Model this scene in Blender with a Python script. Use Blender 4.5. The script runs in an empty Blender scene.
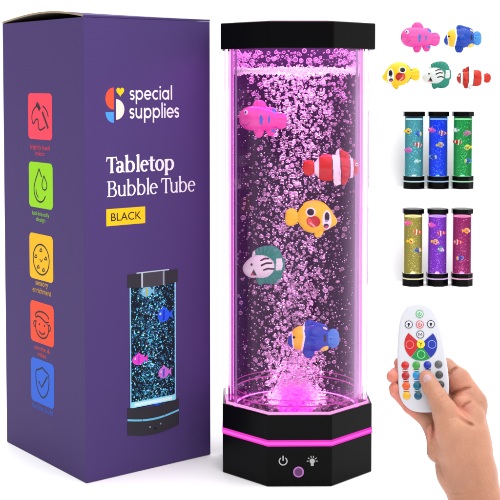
import bpy, bmesh, math, random
import numpy as np
from mathutils import Vector, Matrix

# ------------------------------------------------------------------ camera, light, exposure
S = 0.000786                      # metres per working unit
F, HOR, TH, HC = 1193.54, 82.8, 0.051, 366.11
PPY = HOR + F * math.tan(TH)
scene = bpy.context.scene
COL = scene.collection
cd = bpy.data.cameras.new('camera')
cam = bpy.data.objects.new('camera', cd)
COL.objects.link(cam)
cam.location = (0, 0, HC * S)
cam.rotation_euler = (math.pi / 2 - TH, 0, 0)
cd.sensor_width = 36
cd.lens = 36 * F / 500
cd.shift_y = -(250 - PPY) / 500
cd.clip_start = 0.02
cd.clip_end = 200
scene.camera = cam
CAM = Vector((0, 0, HC))

world = bpy.data.worlds.new("World")
scene.world = world
world.use_nodes = True
wn, wl = world.node_tree.nodes, world.node_tree.links
bg = wn['Background']
tc = wn.new('ShaderNodeTexCoord')
sp = wn.new('ShaderNodeSeparateXYZ')
rp = wn.new('ShaderNodeValToRGB')
mr = wn.new('ShaderNodeMapRange')
mr.inputs['From Min'].default_value = -1
mr.inputs['From Max'].default_value = 1
wl.new(tc.outputs['Generated'], sp.inputs[0])
dt = wn.new('ShaderNodeVectorMath')
dt.operation = 'DOT_PRODUCT'
dt.inputs[1].default_value = (.72, .69, 0)
wl.new(tc.outputs['Generated'], dt.inputs[0])
wl.new(dt.outputs['Value'], mr.inputs['Value'])
wl.new(mr.outputs[0], rp.inputs[0])
cr = rp.color_ramp
cr.elements[0].position = 0.20
cr.elements[0].color = (0.10, 0.10, 0.105, 1)
cr.elements[1].position = 0.55
cr.elements[1].color = (1, 1, 1, 1)
# brighter overhead, like a studio ceiling bank
mz = wn.new('ShaderNodeMath')
mz.operation = 'MAXIMUM'
mz.inputs[1].default_value = 0
wl.new(sp.outputs['Z'], mz.inputs[0])
ad = wn.new('ShaderNodeMix')
ad.data_type = 'RGBA'
ad.blend_type = 'ADD'
ad.inputs['Factor'].default_value = 1
wl.new(rp.outputs[0], ad.inputs['A'])
wl.new(mz.outputs[0], ad.inputs['B'])
wl.new(ad.outputs['Result'], bg.inputs['Color'])
bg.inputs['Strength'].default_value = 1.15


def area(name, loc, target, sx, sy, power, color=(1, 1, 1)):
    l = bpy.data.lights.new(name, 'AREA')
    l.shape = 'RECTANGLE'
    l.size, l.size_y = sx, sy
    l.energy = power
    l.color = color
    o = bpy.data.objects.new(name, l)
    COL.objects.link(o)
    o.location = loc
    o.rotation_euler = (Vector(target) - Vector(loc)).to_track_quat('-Z', 'Y').to_euler()
    return o


area('overhead_softbox', (0.1, 0.75, 1.5), (0.05, 1.05, 0), 1.8, 1.8, 13)
area('key_softbox', (0.3, -0.65, 1.05), (0.0, 0.9, 0.12), 0.9, 0.9, 6.5, (1, 0.985, 0.965))

scene.render.engine = 'CYCLES'
cy = scene.cycles
cy.max_bounces = 10
cy.transparent_max_bounces = 64
cy.glossy_bounces = 5
cy.transmission_bounces = 6
cy.diffuse_bounces = 4
cy.volume_bounces = 0
cy.use_denoising = True
cy.caustics_reflective = False
cy.caustics_refractive = False
cy.sample_clamp_indirect = 6
scene.view_settings.view_transform = 'Standard'
scene.view_settings.look = 'None'
scene.view_settings.exposure = 0
scene.view_settings.gamma = 1

rng = np.random.default_rng(7)

# ------------------------------------------------------------------ projection helpers (used only to measure)
FWD = Vector((0, math.cos(TH), -math.sin(TH)))
UPV = Vector((0, math.sin(TH), math.cos(TH)))


def ray(px, py):
    return FWD + Vector(((px - 250) / F, 0, 0)) + UPV * ((PPY - py) / F)


def at(px, py, d):
    return CAM + ray(px, py) * d


def hit_y(px, py, y):
    r = ray(px, py)
    return CAM + r * (y / r.y)


# ------------------------------------------------------------------ object helpers (all lengths in working units)
def link(o):
    COL.objects.link(o)
    return o


def thing(name, label, cat, loc=(0, 0, 0), rotz=0, group=None):
    o = link(bpy.data.objects.new(name, None))
    o.empty_display_size = 0.01
    o.location = Vector(loc) * S
    o.rotation_euler = (0, 0, rotz)
    tag(o, label, cat, group)
    return o


def tag(o, label=None, cat=None, group=None, kind=None):
    if label: o['label'] = label
    if cat: o['category'] = cat
    if group: o['group'] = group
    if kind: o['kind'] = kind
    return o


def mk(name, V, Fc, mat, parent=None, smooth=True, cols=None, mi=None, bevel=None, seg=3):
    V = np.asarray(V, float).reshape(-1, 3)
    me = bpy.data.meshes.new(name)
    me.from_pydata((V * S).tolist(), [], [list(map(int, f)) for f in Fc])
    mats = mat if isinstance(mat, (list, tuple)) else [mat]
    for m in mats: me.materials.append(m)
    if mi is not None: me.polygons.foreach_set('material_index', np.asarray(mi, np.int32))
    me.polygons.foreach_set('use_smooth', [smooth] * len(me.polygons))
    if cols is not None: set_cols(me, cols)
    me.update()
    if smooth: me.set_sharp_from_angle(angle=math.radians(40))
    o = link(bpy.data.objects.new(name, me))
    if parent: o.parent = parent
    if bevel:
        b = o.modifiers.new('bevel', 'BEVEL')
        b.width = bevel * S
        b.segments = seg
        b.limit_method = 'ANGLE'
        b.angle_limit = math.radians(25)
        b.harden_normals = False
    return o


def set_cols(me, cols):
    a = me.color_attributes.new('paint', 'FLOAT_COLOR', 'POINT')
    c = np.ones((len(me.vertices), 4), np.float32)
    c[:, :3] = cols
    a.data.foreach_set('color', c.ravel())


def mk_fast(name, V, Fc, mat, parent=None, smooth=True, cols=None):
    """uniform polygons given as one integer array"""
    V = np.asarray(V, np.float32) * S
    Fc = np.asarray(Fc, np.int32)
    n, k = Fc.shape
    me = bpy.data.meshes.new(name)
    me.vertices.add(len(V))
    me.vertices.foreach_set('co', V.ravel())
    me.loops.add(n * k)
    me.loops.foreach_set('vertex_index', Fc.ravel())
    me.polygons.add(n)
    me.polygons.foreach_set('loop_start', np.arange(0, n * k, k, dtype=np.int32))
    me.polygons.foreach_set('loop_total', np.full(n, k, np.int32))
    me.polygons.foreach_set('use_smooth', np.full(n, smooth))
    me.materials.append(mat)
    me.update(calc_edges=True)
    me.validate()
    if cols is not None: set_cols(me, cols)
    o = link(bpy.data.objects.new(name, me))
    if parent: o.parent = parent
    return o


def prism(poly, z0, z1):
    n = len(poly)
    V = [(x, y, z0) for x, y in poly] + [(x, y, z1) for x, y in poly]
    Fc = [list(range(n))[::-1], list(range(n, 2 * n))] + [[i, (i + 1) % n, n + (i + 1) % n, n + i] for i in range(n)]
    return V, Fc


def lathe(prof, n=96, a0=0, a1=2 * math.pi, closed_prof=False):
    full = abs(a1 - a0 - 2 * math.pi) < 1e-6
    m = n if full else n + 1
    V, Fc = [], []
    for i in range(m):
        a = a0 + (a1 - a0) * i / n
        for r, z in prof: V.append((r * math.cos(a), r * math.sin(a), z))
    k = len(prof)
    kk = k if closed_prof else k - 1
    for i in range(n):
        j = (i + 1) % m
        for q in range(kk):
            p = (q + 1) % k
            Fc.append((i * k + q, j * k + q, j * k + p, i * k + p))
    return V, Fc


def octagon(w, rot=0.0):
    R = w / 2 / math.cos(math.pi / 8)
    return [(R * math.cos(math.pi / 8 + i * math.pi / 4 + rot), R * math.sin(math.pi / 8 + i * math.pi / 4 + rot)) for i in range(8)]


def ico(sub):
    bm = bmesh.new()
    bmesh.ops.create_icosphere(bm, subdivisions=sub, radius=1)
    V = np.array([v.co[:] for v in bm.verts]); Fc = np.array([[v.index for v in f.verts] for f in bm.faces])
    bm.free()
    return V, Fc


ICO = {1: ico(1), 2: ico(2), 3: ico(3)}


def spheres(P, R, sub):
    V, Fc = ICO[sub]
    n = len(P)
    VV = (V[None] * np.asarray(R).reshape(n, 1, -1) + np.asarray(P)[:, None]).reshape(-1, 3)
    FF = (Fc[None] + (np.arange(n) * len(V))[:, None, None]).reshape(-1, 3)
    return VV, FF


# ------------------------------------------------------------------ materials
def mat(name, color=(.8, .8, .8), rough=.5, spec=.5, bump=0, bscale=300, attr=False, coat=0, sss=0, sss_r=(1, .3, .15), sss_s=.004, vary=0, vscale=60):
    m = bpy.data.materials.new(name)
    m.use_nodes = True
    nt = m.node_tree
    b = nt.nodes['Principled BSDF']
    b.inputs['Base Color'].default_value = (*color, 1)
    b.inputs['Roughness'].default_value = rough
    b.inputs['Specular IOR Level'].default_value = spec
    b.inputs['Coat Weight'].default_value = coat
    b.inputs['Coat Roughness'].default_value = .08
    src = None
    if attr:
        a = nt.nodes.new('ShaderNodeVertexColor'); a.layer_name = 'paint'
        src = a.outputs['Color']
    if vary or bump:
        t = nt.nodes.new('ShaderNodeTexCoord')
        n = nt.nodes.new('ShaderNodeTexNoise')
        n.inputs['Scale'].default_value = vscale if vary else bscale
        n.inputs['Detail'].default_value = 5
        nt.links.new(t.outputs['Object'], n.inputs['Vector'])
    if vary:
        mx = nt.nodes.new('ShaderNodeMix'); mx.data_type = 'RGBA'; mx.blend_type = 'MULTIPLY'
        mx.inputs['Factor'].default_value = 1
        if src: nt.links.new(src, mx.inputs['A'])
        else: mx.inputs['A'].default_value = (*color, 1)
        r = nt.nodes.new('ShaderNodeMapRange')
        r.inputs['To Min'].default_value = 1 - vary
        r.inputs['To Max'].default_value = 1 + vary
        nt.links.new(n.outputs['Fac'], r.inputs['Value'])
        nt.links.new(r.outputs[0], mx.inputs['B'])
        src = mx.outputs['Result']
    if src: nt.links.new(src, b.inputs['Base Color'])
    if bump:
        n2 = nt.nodes.new('ShaderNodeTexNoise')
        n2.inputs['Scale'].default_value = bscale
        n2.inputs['Detail'].default_value = 4
        nt.links.new(t.outputs['Object'], n2.inputs['Vector'])
        bp = nt.nodes.new('ShaderNodeBump')
        bp.inputs['Strength'].default_value = bump
        bp.inputs['Distance'].default_value = .0006
        nt.links.new(n2.outputs['Fac'], bp.inputs['Height'])
        nt.links.new(bp.outputs[0], b.inputs['Normal'])
    if sss:
        b.inputs['Subsurface Weight'].default_value = sss
        b.inputs['Subsurface Radius'].default_value = sss_r
        b.inputs['Subsurface Scale'].default_value = sss_s
    return m


def emis(name, color, strength):
    m = bpy.data.materials.new(name)
    m.use_nodes = True
    nt = m.node_tree
    nt.nodes.clear()
    e = nt.nodes.new('ShaderNodeEmission')
    e.inputs[0].default_value = (*color, 1); e.inputs[1].default_value = strength
    o = nt.nodes.new('ShaderNodeOutputMaterial')
    nt.links.new(e.outputs[0], o.inputs[0])
    return m


def rim_factor(nt, f0, f1, power):
    """f0 face-on rising to f1 at grazing, the same from both sides of a wall"""
    N = nt.nodes.new
    g = N('ShaderNodeNewGeometry')
    d = N('ShaderNodeVectorMath'); d.operation = 'DOT_PRODUCT'
    nt.links.new(g.outputs['Normal'], d.inputs[0]); nt.links.new(g.outputs['Incoming'], d.inputs[1])
    a = N('ShaderNodeMath'); a.operation = 'ABSOLUTE'
    nt.links.new(d.outputs['Value'], a.inputs[0])
    o = N('ShaderNodeMath'); o.operation = 'SUBTRACT'; o.inputs[0].default_value = 1; o.use_clamp = True
    nt.links.new(a.outputs[0], o.inputs[1])
    p = N('ShaderNodeMath'); p.operation = 'POWER'; p.inputs[1].default_value = power
    nt.links.new(o.outputs[0], p.inputs[0])
    m = N('ShaderNodeMath'); m.operation = 'MULTIPLY_ADD'; m.use_clamp = True
    m.inputs[1].default_value = f1 - f0; m.inputs[2].default_value = f0
    nt.links.new(p.outputs[0], m.inputs[0])
    return m.outputs[0]


def clear(name, tint, gloss, f0=.012, f1=.7, rough=.03, power=5, vol=None, vs=0, ab=None, abd=0, scatter=None, sf=(.05, .9, 2.0)):
    """clear acrylic / water / bubble: straight transmission plus reflection, optional pale rim in place of refracted light, and emissive glow put into the bulk"""
    m = bpy.data.materials.new(name)
    m.use_nodes = True
    nt = m.node_tree
    nt.nodes.clear()
    N = nt.nodes.new
    tr = N('ShaderNodeBsdfTransparent'); tr.inputs[0].default_value = (*tint, 1)
    low = tr.outputs[0]
    if scatter:
        df = N('ShaderNodeBsdfDiffuse'); df.inputs[0].default_value = (*scatter, 1)
        tl = N('ShaderNodeBsdfTranslucent'); tl.inputs[0].default_value = (*scatter, 1)
        m0 = N('ShaderNodeMixShader'); m0.inputs[0].default_value = .4
        nt.links.new(df.outputs[0], m0.inputs[1]); nt.links.new(tl.outputs[0], m0.inputs[2])
        m1 = N('ShaderNodeMixShader')
        nt.links.new(rim_factor(nt, *sf), m1.inputs[0])
        nt.links.new(low, m1.inputs[1]); nt.links.new(m0.outputs[0], m1.inputs[2])
        low = m1.outputs[0]
    gl = N('ShaderNodeBsdfGlossy'); gl.inputs['Color'].default_value = (*gloss, 1); gl.inputs['Roughness'].default_value = rough
    mx = N('ShaderNodeMixShader')
    o = N('ShaderNodeOutputMaterial')
    nt.links.new(rim_factor(nt, f0, f1, power), mx.inputs[0])
    nt.links.new(low, mx.inputs[1]); nt.links.new(gl.outputs[0], mx.inputs[2])
    nt.links.new(mx.outputs[0], o.inputs['Surface'])
    if vol:
        e = N('ShaderNodeEmission'); e.inputs[0].default_value = (*vol, 1); e.inputs[1].default_value = vs
        if ab:
            va = N('ShaderNodeVolumeAbsorption'); va.inputs['Color'].default_value = (*ab, 1); va.inputs['Density'].default_value = abd
            ads = N('ShaderNodeAddShader')
            nt.links.new(e.outputs[0], ads.inputs[0]); nt.links.new(va.outputs[0], ads.inputs[1])
            nt.links.new(ads.outputs[0], o.inputs['Volume'])
        else:
            nt.links.new(e.outputs[0], o.inputs['Volume'])
    return m


def srgb(r, g, b):
    f = lambda c: (c / 255 / 12.92) if c / 255 <= .04045 else ((c / 255 + .055) / 1.055) ** 2.4
    return (f(r), f(g), f(b))


M = {}
M['ground'] = mat('white_paper', (.92, .92, .925), .9, .1)
M['black'] = mat('black_plastic', (.0022, .0022, .0026), .2, .06, bump=.05, bscale=900)
M['paint'] = mat('toy_paint', rough=.22, spec=.36, attr=True)
M['print'] = mat('printed_ink', rough=.5, spec=.1, attr=True)
M['purple'] = mat('purple_card', (.060, .036, .136), .5, .06, bump=.12, bscale=420, vary=.05, vscale=14)
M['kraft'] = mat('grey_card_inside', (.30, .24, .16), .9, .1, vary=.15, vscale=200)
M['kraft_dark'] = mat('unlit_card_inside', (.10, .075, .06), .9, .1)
M['white_plastic'] = mat('white_plastic', (.53, .53, .58), .4, .3)
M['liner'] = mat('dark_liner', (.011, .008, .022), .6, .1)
M['ink_white'] = mat('white_ink', (.88, .87, .9), .5, .3)

# ------------------------------------------------------------------ setting
mk('ground', [(-30000, -3000, 0), (30000, -3000, 0), (30000, 60000, 0), (-30000, 60000, 0)], [(0, 1, 2, 3)], M['ground'])['kind'] = 'structure'
rowB, rowA, rowF1, rowF2 = 1500, 1610, 1700, 1780
pB, pA, pF1, pF2 = at(440, 285, rowB), at(440, 188.3, rowA), at(440, 89, rowF1), at(440, 53, rowF2)
xl = at(383, 200, rowB).x
xr = xl + 420
prof = [(pB.y - 74, -6)]
for a, nxt in ((pB, pA), (pA, pF1), (pF1, pF2)):
    prof += [(a.y - 24, a.z), (max(nxt.y - 24 - .6 * (nxt.z - a.z), a.y + 22), a.z)]
prof += [(pF2.y - 24, pF2.z), (pF2.y + 60, pF2.z), (pF2.y + 60, -6)]
n = len(prof)
V = [(xl, y, z) for y, z in prof] + [(xr, y, z) for y, z in prof]
Fc = [list(range(n)), list(range(n, 2 * n))[::-1]] + [[i, n + i, n + (i + 1) % n, (i + 1) % n] for i in range(n)]
mk('added_riser', V, Fc, M['ground'], smooth=False, bevel=1.2)['kind'] = 'structure'  # white stepped riser added to carry the small lamps and loose fish


# ------------------------------------------------------------------ flat printing and lettering
class Print:
    """flat ink shapes in a face's own (u,v), each a hair above the one before"""
    def __init__(s, lift=.06, step=.004):
        s.V, s.F, s.C, s.z, s.step = [], [], [], lift, step

    def poly(s, pts, col, dz=None):
        b = len(s.V)
        s.z += s.step if dz is None else dz
        s.V += [(x, y, s.z) for x, y in pts]
        s.C += [col] * len(pts)
        s.F.append(list(range(b, b + len(pts))))

    def strip(s, L, R, col):
        s.z += s.step
        b = len(s.V)
        for p, q in zip(L, R):
            s.V += [(*p, s.z), (*q, s.z)]
            s.C += [col, col]
        for i in range(len(L) - 1):
            s.F.append([b + 2 * i, b + 2 * i + 1, b + 2 * i + 3, b + 2 * i + 2])

    def line(s, pts, w, col, closed=False):
        P = np.array(pts, float)
        if closed: P = np.vstack([P, P[:1]])
        T = np.gradient(P, axis=0)
        if closed: T[0] = T[-1] = P[1] - P[-2]
        T /= np.linalg.norm(T, axis=1)[:, None] + 1e-9
        Nn = np.c_[-T[:, 1], T[:, 0]] * w / 2
        s.strip((P - Nn).tolist(), (P + Nn).tolist(), col)

    def arc(s, cx, cy, rx, ry, a0, a1, w, col, thin=None, n=36):
        th = np.radians(np.linspace(a0, a1, n))
        t = np.full(n, w) if thin is None else thin + (w - thin) * np.abs(np.cos(th))
        P = np.c_[cx + rx * np.cos(th), cy + ry * np.sin(th)]
        Nn = np.c_[np.cos(th), np.sin(th)] * (t / 2)[:, None]
        s.strip((P - Nn).tolist(), (P + Nn).tolist(), col)

    def disc(s, cx, cy, r, col, ry=None, n=20, a0=0, a1=360):
        th = np.radians(np.linspace(a0, a1, n, endpoint=(a1 - a0) < 360))
        s.poly(list(zip(cx + r * np.cos(th), cy + (ry or r) * np.sin(th))), col)

    def box(s, x0, y0, x1, y1, col):
        s.poly([(x0, y0), (x1, y0), (x1, y1), (x0, y1)], col)

    def build(s, name, frame, parent, m=None, fit=None):
        V = np.array(s.V)
        if fit:
            u0, v0, u1, v1 = fit
            lo, hi = V.min(0), V.max(0)
            V[:, 0] = u0 + (V[:, 0] - lo[0]) / (hi[0] - lo[0]) * (u1 - u0)
            V[:, 1] = v0 + (V[:, 1] - lo[1]) / (hi[1] - lo[1]) * (v1 - v0)
        O, X, Y, Z = [np.array(q, float) for q in frame]
        W = O + V[:, :1] * X + V[:, 1:2] * Y + V[:, 2:3] * Z
        return mk(name, W, s.F, m or M['print'], parent, smooth=False, cols=np.array(s.C) * .76)


def rrect(x0, y0, x1, y1, r, n=6):
    P = []
    for cx, cy, a in ((x1 - r, y1 - r, 0), (x0 + r, y1 - r, 90), (x0 + r, y0 + r, 180), (x1 - r, y0 + r, 270)):
        for i in range(n + 1):
            t = math.radians(a + 90 * i / n)
            P.append((cx + r * math.cos(t), cy + r * math.sin(t)))
    return P


def font_text(name, body, frame, parent, u0, v0, u1, v1, col, lift=.3, bold=0.0):
    """built-in sans lettering fitted to a box of the face"""
    c = bpy.data.curves.new(name, 'FONT')
    c.body = body
    c.align_x = 'CENTER'
    c.offset = bold
    c.space_line = .95
    c.resolution_u = 4
    t = link(bpy.data.objects.new(name, c))
    dg = bpy.context.evaluated_depsgraph_get()
    me = bpy.data.meshes.new_from_object(t.evaluated_get(dg))
    bpy.data.objects.remove(t)
    V = np.array([v.co[:] for v in me.vertices])
    Fc = [list(p.vertices) for p in me.polygons]
    lo, hi = V.min(0), V.max(0)
    u = u0 + (V[:, 0] - lo[0]) / (hi[0] - lo[0]) * (u1 - u0)
    v = v0 + (V[:, 1] - lo[1]) / (hi[1] - lo[1]) * (v1 - v0)
    O, X, Y, Z = [np.array(q, float) for q in frame]
    W = O + u[:, None] * X + v[:, None] * Y + lift * Z
    return mk(name, W, Fc, M['print'], parent, smooth=False, cols=np.tile(col, (len(V), 1)) * .8)


def geo_letters(pr, text, y0, col, w=.088, x0=0):
    """round geometric sans, x-height .5"""
    x = x0
    r = .25 - w / 2
    for ch in text:
        if ch == 's':
            q = (.5 - w) / 4
            pr.arc(x + .165, .5 - w / 2 - q + y0, .118, q, 22, 272, w, col)
            pr.arc(x + .165, w / 2 + q + y0, .118, q, 92, -158, w, col)
            x += .375
        elif ch in 'pab':
            if ch == 'p':
                pr.box(x + .03, -.21 + y0, x + .03 + w, .5 + y0, col); pr.arc(x + .29, .25 + y0, r, r, 0, 360, w, col); x += .60
            else:
                pr.arc(x + .26, .25 + y0, r, r, 0, 360, w, col); pr.box(x + .51 - w, y0, x + .51, .5 + y0, col); x += .60
        elif ch == 'e':
            pr.arc(x + .26, .25 + y0, r, r, 0, 322, w, col); pr.box(x + .06, .21 + y0, x + .26 + r + w / 2, .21 + .075 + y0, col); x += .56
        elif ch == 'c':
            pr.arc(x + .26, .25 + y0, r, r, 48, 312, w, col); x += .49
        elif ch == 'i':
            pr.box(x + .03, y0, x + .03 + w, .5 + y0, col); pr.disc(x + .03 + w / 2, .64 + y0, .06, col); x += .19
        elif ch == 'l':
            pr.box(x + .03, y0, x + .03 + w, .74 + y0, col); x += .19
        elif ch == 'u':
            pr.arc(x + .25, .22 + y0, .22 - w / 2, .22 - w / 2, 180, 360, w, col)
            pr.box(x + .03, .22 + y0, x + .03 + w, .5 + y0, col); pr.box(x + .47 - w, y0, x + .47, .5 + y0, col); x += .57
    return x


def serif_letters(pr, text, col, W, T, sw):
    """soft old-style serif: thick stems W, thin strokes T, serif overhang sw; x-height .5"""
    x = 0
    sh = T * .95

    def stem(cx, y0, y1, top='l', bot='b'):
        pr.box(cx - W / 2, y0, cx + W / 2, y1, col)
        if bot == 'b':
            pr.poly([(cx - W / 2 - sw, y0), (cx + W / 2 + sw, y0), (cx + W / 2 + sw, y0 + sh * .7), (cx + W / 2, y0 + sh * 1.7), (cx - W / 2, y0 + sh * 1.7), (cx - W / 2 - sw, y0 + sh * .7)], col)
        if top == 'l':
            pr.poly([(cx - W / 2 - sw * 1.2, y1 - sh * .55), (cx - W / 2 - sw * 1.2, y1 - sh * 1.1), (cx - W / 2, y1 - sh * 1.9), (cx + W / 2, y1 - sh * 1.9), (cx + W / 2, y1 + sh * .3)], col)

    for ch in text:
        if ch == ' ':
            x += .2
        elif ch == 'T':
            c = x + .29
            stem(c, 0, .7, top=None)
            pr.box(x + .02, .7 - T * 1.25, x + .56, .7, col)
            pr.poly([(x + .02, .7 - T), (x - .005, .50), (x + .03, .50), (x + .09, .7 - T)], col)
            pr.poly([(x + .56, .7 - T), (x + .585, .50), (x + .55, .50), (x + .49, .7 - T)], col)
            x += .50
        elif ch == 'B':
            c = x + .09 + W / 2
            stem(c, 0, .7, top=None, bot=None)
            pr.box(x + .02, 0, x + .34, T, col); pr.box(x + .02, .7 - T, x + .32, .7, col); pr.box(x + .12, .365 - T / 2, x + .33, .365 + T / 2, col)
            pr.arc(x + .32, .53 + T * .1, .13, .17 - T / 2, -90, 90, W, col, T)
            pr.arc(x + .34, .19, .165, .19 - T / 2, -90, 90, W, col, T)
            x += .57
        elif ch in 'bp':
            c = x + .06 + W / 2
            if ch == 'b': stem(c, .0, .76, bot=None)
            else: stem(c, -.22, .5)
            pr.arc(c + .17, .25, .19, .25 - T / 2, -150, 150, W, col, T)
            x += .455 + W
        elif ch == 'l':
            c = x + .06 + W / 2
            stem(c, 0, .76)
            x += .10 + W
        elif ch == 'o':
            pr.arc(x + .25, .25, .25 - W / 2 - .005, .25 - T / 2 + .005, 0, 360, W, col, T)
            x += .49
        elif ch == 'e':
            pr.arc(x + .24, .25, .23 - W / 2, .25 - T / 2 + .005, 8, 318, W, col, T)
            pr.box(x + .06, .27, x + .24 + .23 - W * .15, .27 + T * 1.1, col)
            x += .455
        elif ch == 'a':
            c = x + .33
            pr.box(c - W / 2, .03, c + W / 2, .35, col)
            pr.arc(c - .13, .35, .13, .15 - T / 2, 0, 165, W, col, T)
            pr.arc(x + .19, .145, .115, .145 - T / 2, 40, 330, W, col, T)
            pr.poly([(c - W / 2, .05), (c + W / 2 + .05, 0), (c + W / 2 + .065, .04), (c + W / 2, .09)], col)
            x += .33 + W / 2 + .05
        elif ch == 't':
            c = x + .09 + W / 2
            pr.box(c - W / 2, .1, c + W / 2, .64, col)
            pr.box(x + .0, .5 - T, x + .29 + W / 2, .5, col)
            pr.arc(c + .10, .11, .10, .11 - T / 2, 180, 310, W, col, T)
            x += .215 + W
        elif ch == 'u':
            c = x + .06 + W / 2
            stem(c, .16, .5, bot=None)
            c2 = c + .30
            stem(c2, .0, .5, bot=None)
            pr.arc(c + .14, .16, .14, .16 - T / 2, 180, 330, W, col, T)
            pr.box(c2, 0, c2 + W / 2 + sw, sh, col)
            x = c2 + W / 2 + .05


# ------------------------------------------------------------------ product box
BYAW, BD, BW, BH = .659, 161.3, 140.1, 425.2
box = thing('product_box', 'tall purple cardboard box printed with a blue glowing lamp, left of the big lamp', 'box', (-149.53, 1073.87, 0), BYAW)
t = 1.4
o4 = [(0, 0), (BW, 0), (BW, BD), (0, BD)]
i4 = [(t, t), (BW - t, t), (BW - t, BD - t), (t, BD - t)]
V = [(x, y, .3) for x, y in o4] + [(x, y, BH) for x, y in o4] + [(x, y, BH) for x, y in i4] + [(x, y, 2) for x, y in i4]
Fc = [[3, 2, 1, 0]] + [[i, (i + 1) % 4, 4 + (i + 1) % 4, 4 + i] for i in range(4)] + [[4 + i, 4 + (i + 1) % 4, 8 + (i + 1) % 4, 8 + i] for i in range(4)] \
    + [[8 + i, 8 + (i + 1) % 4, 12 + (i + 1) % 4, 12 + i] for i in range(4)] + [[12, 13, 14, 15]]
mk('body', V, Fc, [M['purple'], M['kraft_dark']], box, smooth=False, mi=[0] * 5 + [0] * 4 + [1] * 5, bevel=.9)
# top flap: bulges up a little between the front and back edges
nx, ny = 12, 24
top, bot = [], []
for j in range(ny + 1):
    for i in range(nx + 1):
        x, y = BW * i / nx, BD * j / ny
        b = 6.2 * math.sin(math.pi * (y / BD) ** .9) * (1 - .6 * x / BW)
        top.append((x + .0, y, BH + 1.9 + b)); bot.append((x, y, BH + .15 + b))
V = top + bot
k = nx + 1; off = len(top)
Fc, mi = [], []
for j in range(ny):
    for i in range(nx):
        a = j * k + i
        Fc.append((a, a + 1, a + k + 1, a + k)); mi.append(0)
        Fc.append((off + a, off + a + k, off + a + k + 1, off + a + 1)); mi.append(1)
rim = [i for i in range(k)] + [j * k + nx for j in range(1, ny + 1)] + [ny * k + i for i in range(nx - 1, -1, -1)] + [j * k for j in range(ny - 1, 0, -1)]
for a, b in zip(rim, rim[1:] + rim[:1]):
    Fc.append((a, off + a, off + b, b)); mi.append(0 if (a < k and b < k) else 2)
mk('top_flap', V, Fc, [M['purple'], M['kraft_dark'], M['kraft']], box, smooth=True, mi=mi)

RF = ((0, 0, 0), (1, 0, 0), (0, 0, 1), (0, -1, 0))          # wide front face
LF = ((0, BD, 0), (0, -1, 0), (0, 0, 1), (-1, 0, 0))        # side face
bo = Vector((-149.53, 1073.87, 0))
bc, bs = math.cos(BYAW), math.sin(BYAW)


def face_uv(px, py, side=False):
    r = ray(px, py)
    nrm = Vector((-bc, -bs, 0)) if side else Vector((bs, -bc, 0))
    k_ = (bo - CAM).dot(nrm) / r.dot(nrm)
    d = CAM + r * k_ - bo
    u = d.dot(Vector((-bs, bc, 0))) if side else d.dot(Vector((bc, bs, 0)))
    return ((BD - u) if side else u, d.z)


WHITE = (.86, .85, .88)
# emblem: heart over two half discs and a quarter
p = Print(lift=.08)
red, yel, crm, blu = srgb(250, 88, 58), srgb(255, 208, 20), srgb(250, 232, 214), srgb(78, 160, 255)
uA, vA = face_uv(113.6, 87.5); uB, vB = face_uv(113.6, 109.5)
uL, _ = face_uv(105.4, 98)
th = np.radians(np.linspace(90, 270, 24))
p.poly([(uA + (uA - uL) * math.cos(a), (vA + vB) / 2 + (vA - vB) / 2 * math.sin(a)) for a in th], red)
gap = face_uv(116, 100)[0]
uC, vC = face_uv(116, 99.2); uD, vD = face_uv(116, 119.8)
uR, _ = face_uv(124.3, 109)
p.poly([(uC + (uR - uC) * math.cos(a), (vC + vD) / 2 + (vC - vD) / 2 * math.sin(a)) for a in np.radians(np.linspace(-90, 90, 24))], crm)
uE, vE = face_uv(113.6, 112); uF, vF = face_uv(113.6, 122.8)
p.poly([(uE + (uE - uL) * math.cos(a), vE + (vE - vF) * math.sin(a)) for a in np.radians(np.linspace(180, 270, 14))] + [(uE, vE)], blu)
uH, vH = face_uv(120.2, 91.5)
hs = (uR - uC) * .95
heart = []
for a in np.linspace(0, 2 * math.pi, 40, endpoint=False):
    heart.append((uH + hs * .5 * (16 * math.sin(a) ** 3) / 16, vH + hs * .56 * (13 * math.cos(a) - 5 * math.cos(2 * a) - 2 * math.cos(3 * a) - math.cos(4 * a)) / 16))
p.poly(heart, yel)
p.build('emblem', RF, box)
# brand words
for word, x0_, ytop, x1_, ybot in (('special', 129.6, 85.2, 172, 104.0), ('supplies', 129.4, 102.6, 179, 122.6)):
    p = Print(lift=.08, step=.003)
    geo_letters(p, word, 0, WHITE, w=.095)
    u0, vt = face_uv(x0_, ytop); u1, _ = face_uv(x1_, ytop)
    um = (x0_ + x1_) / 2
    vt = face_uv(um, ytop)[1]; vb = face_uv(um, ybot)[1]
    p.build('brand_lettering', RF, box, fit=(u0, vb, u1, vt))
p = Print(lift=.08, step=.003)
serif_letters(p, 'Tabletop', WHITE, .135, .05, .035)
u0 = face_uv(106, 165)[0]; u1 = face_uv(174, 165)[0]
p.build('title_lettering', RF, box, fit=(u0, face_uv(174, 174.8)[1], u1, face_uv(122, 154.7)[1]))
p = Print(lift=.08, step=.003)
serif_letters(p, 'Bubble Tube', WHITE, .097, .04, .03)
u0 = face_uv(107, 190)[0]; u1 = face_uv(195.3, 187)[0]
p.build('title_lettering', RF, box, fit=(u0, face_uv(107, 197.4)[1], u1, face_uv(125, 178.8)[1]))
p = Print(lift=.08)
u0, v1 = face_uv(106.2, 209.9); u1, v0 = face_uv(145.2, 222.8)
v0 = (v0 + face_uv(106.2, 226.6)[1]) / 2; v1 = (v1 + face_uv(145.2, 205.8)[1]) / 2
p.box(u0, v0, u1, v1, srgb(255, 205, 25))
plate = p.build('colour_plate', RF, box)
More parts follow.
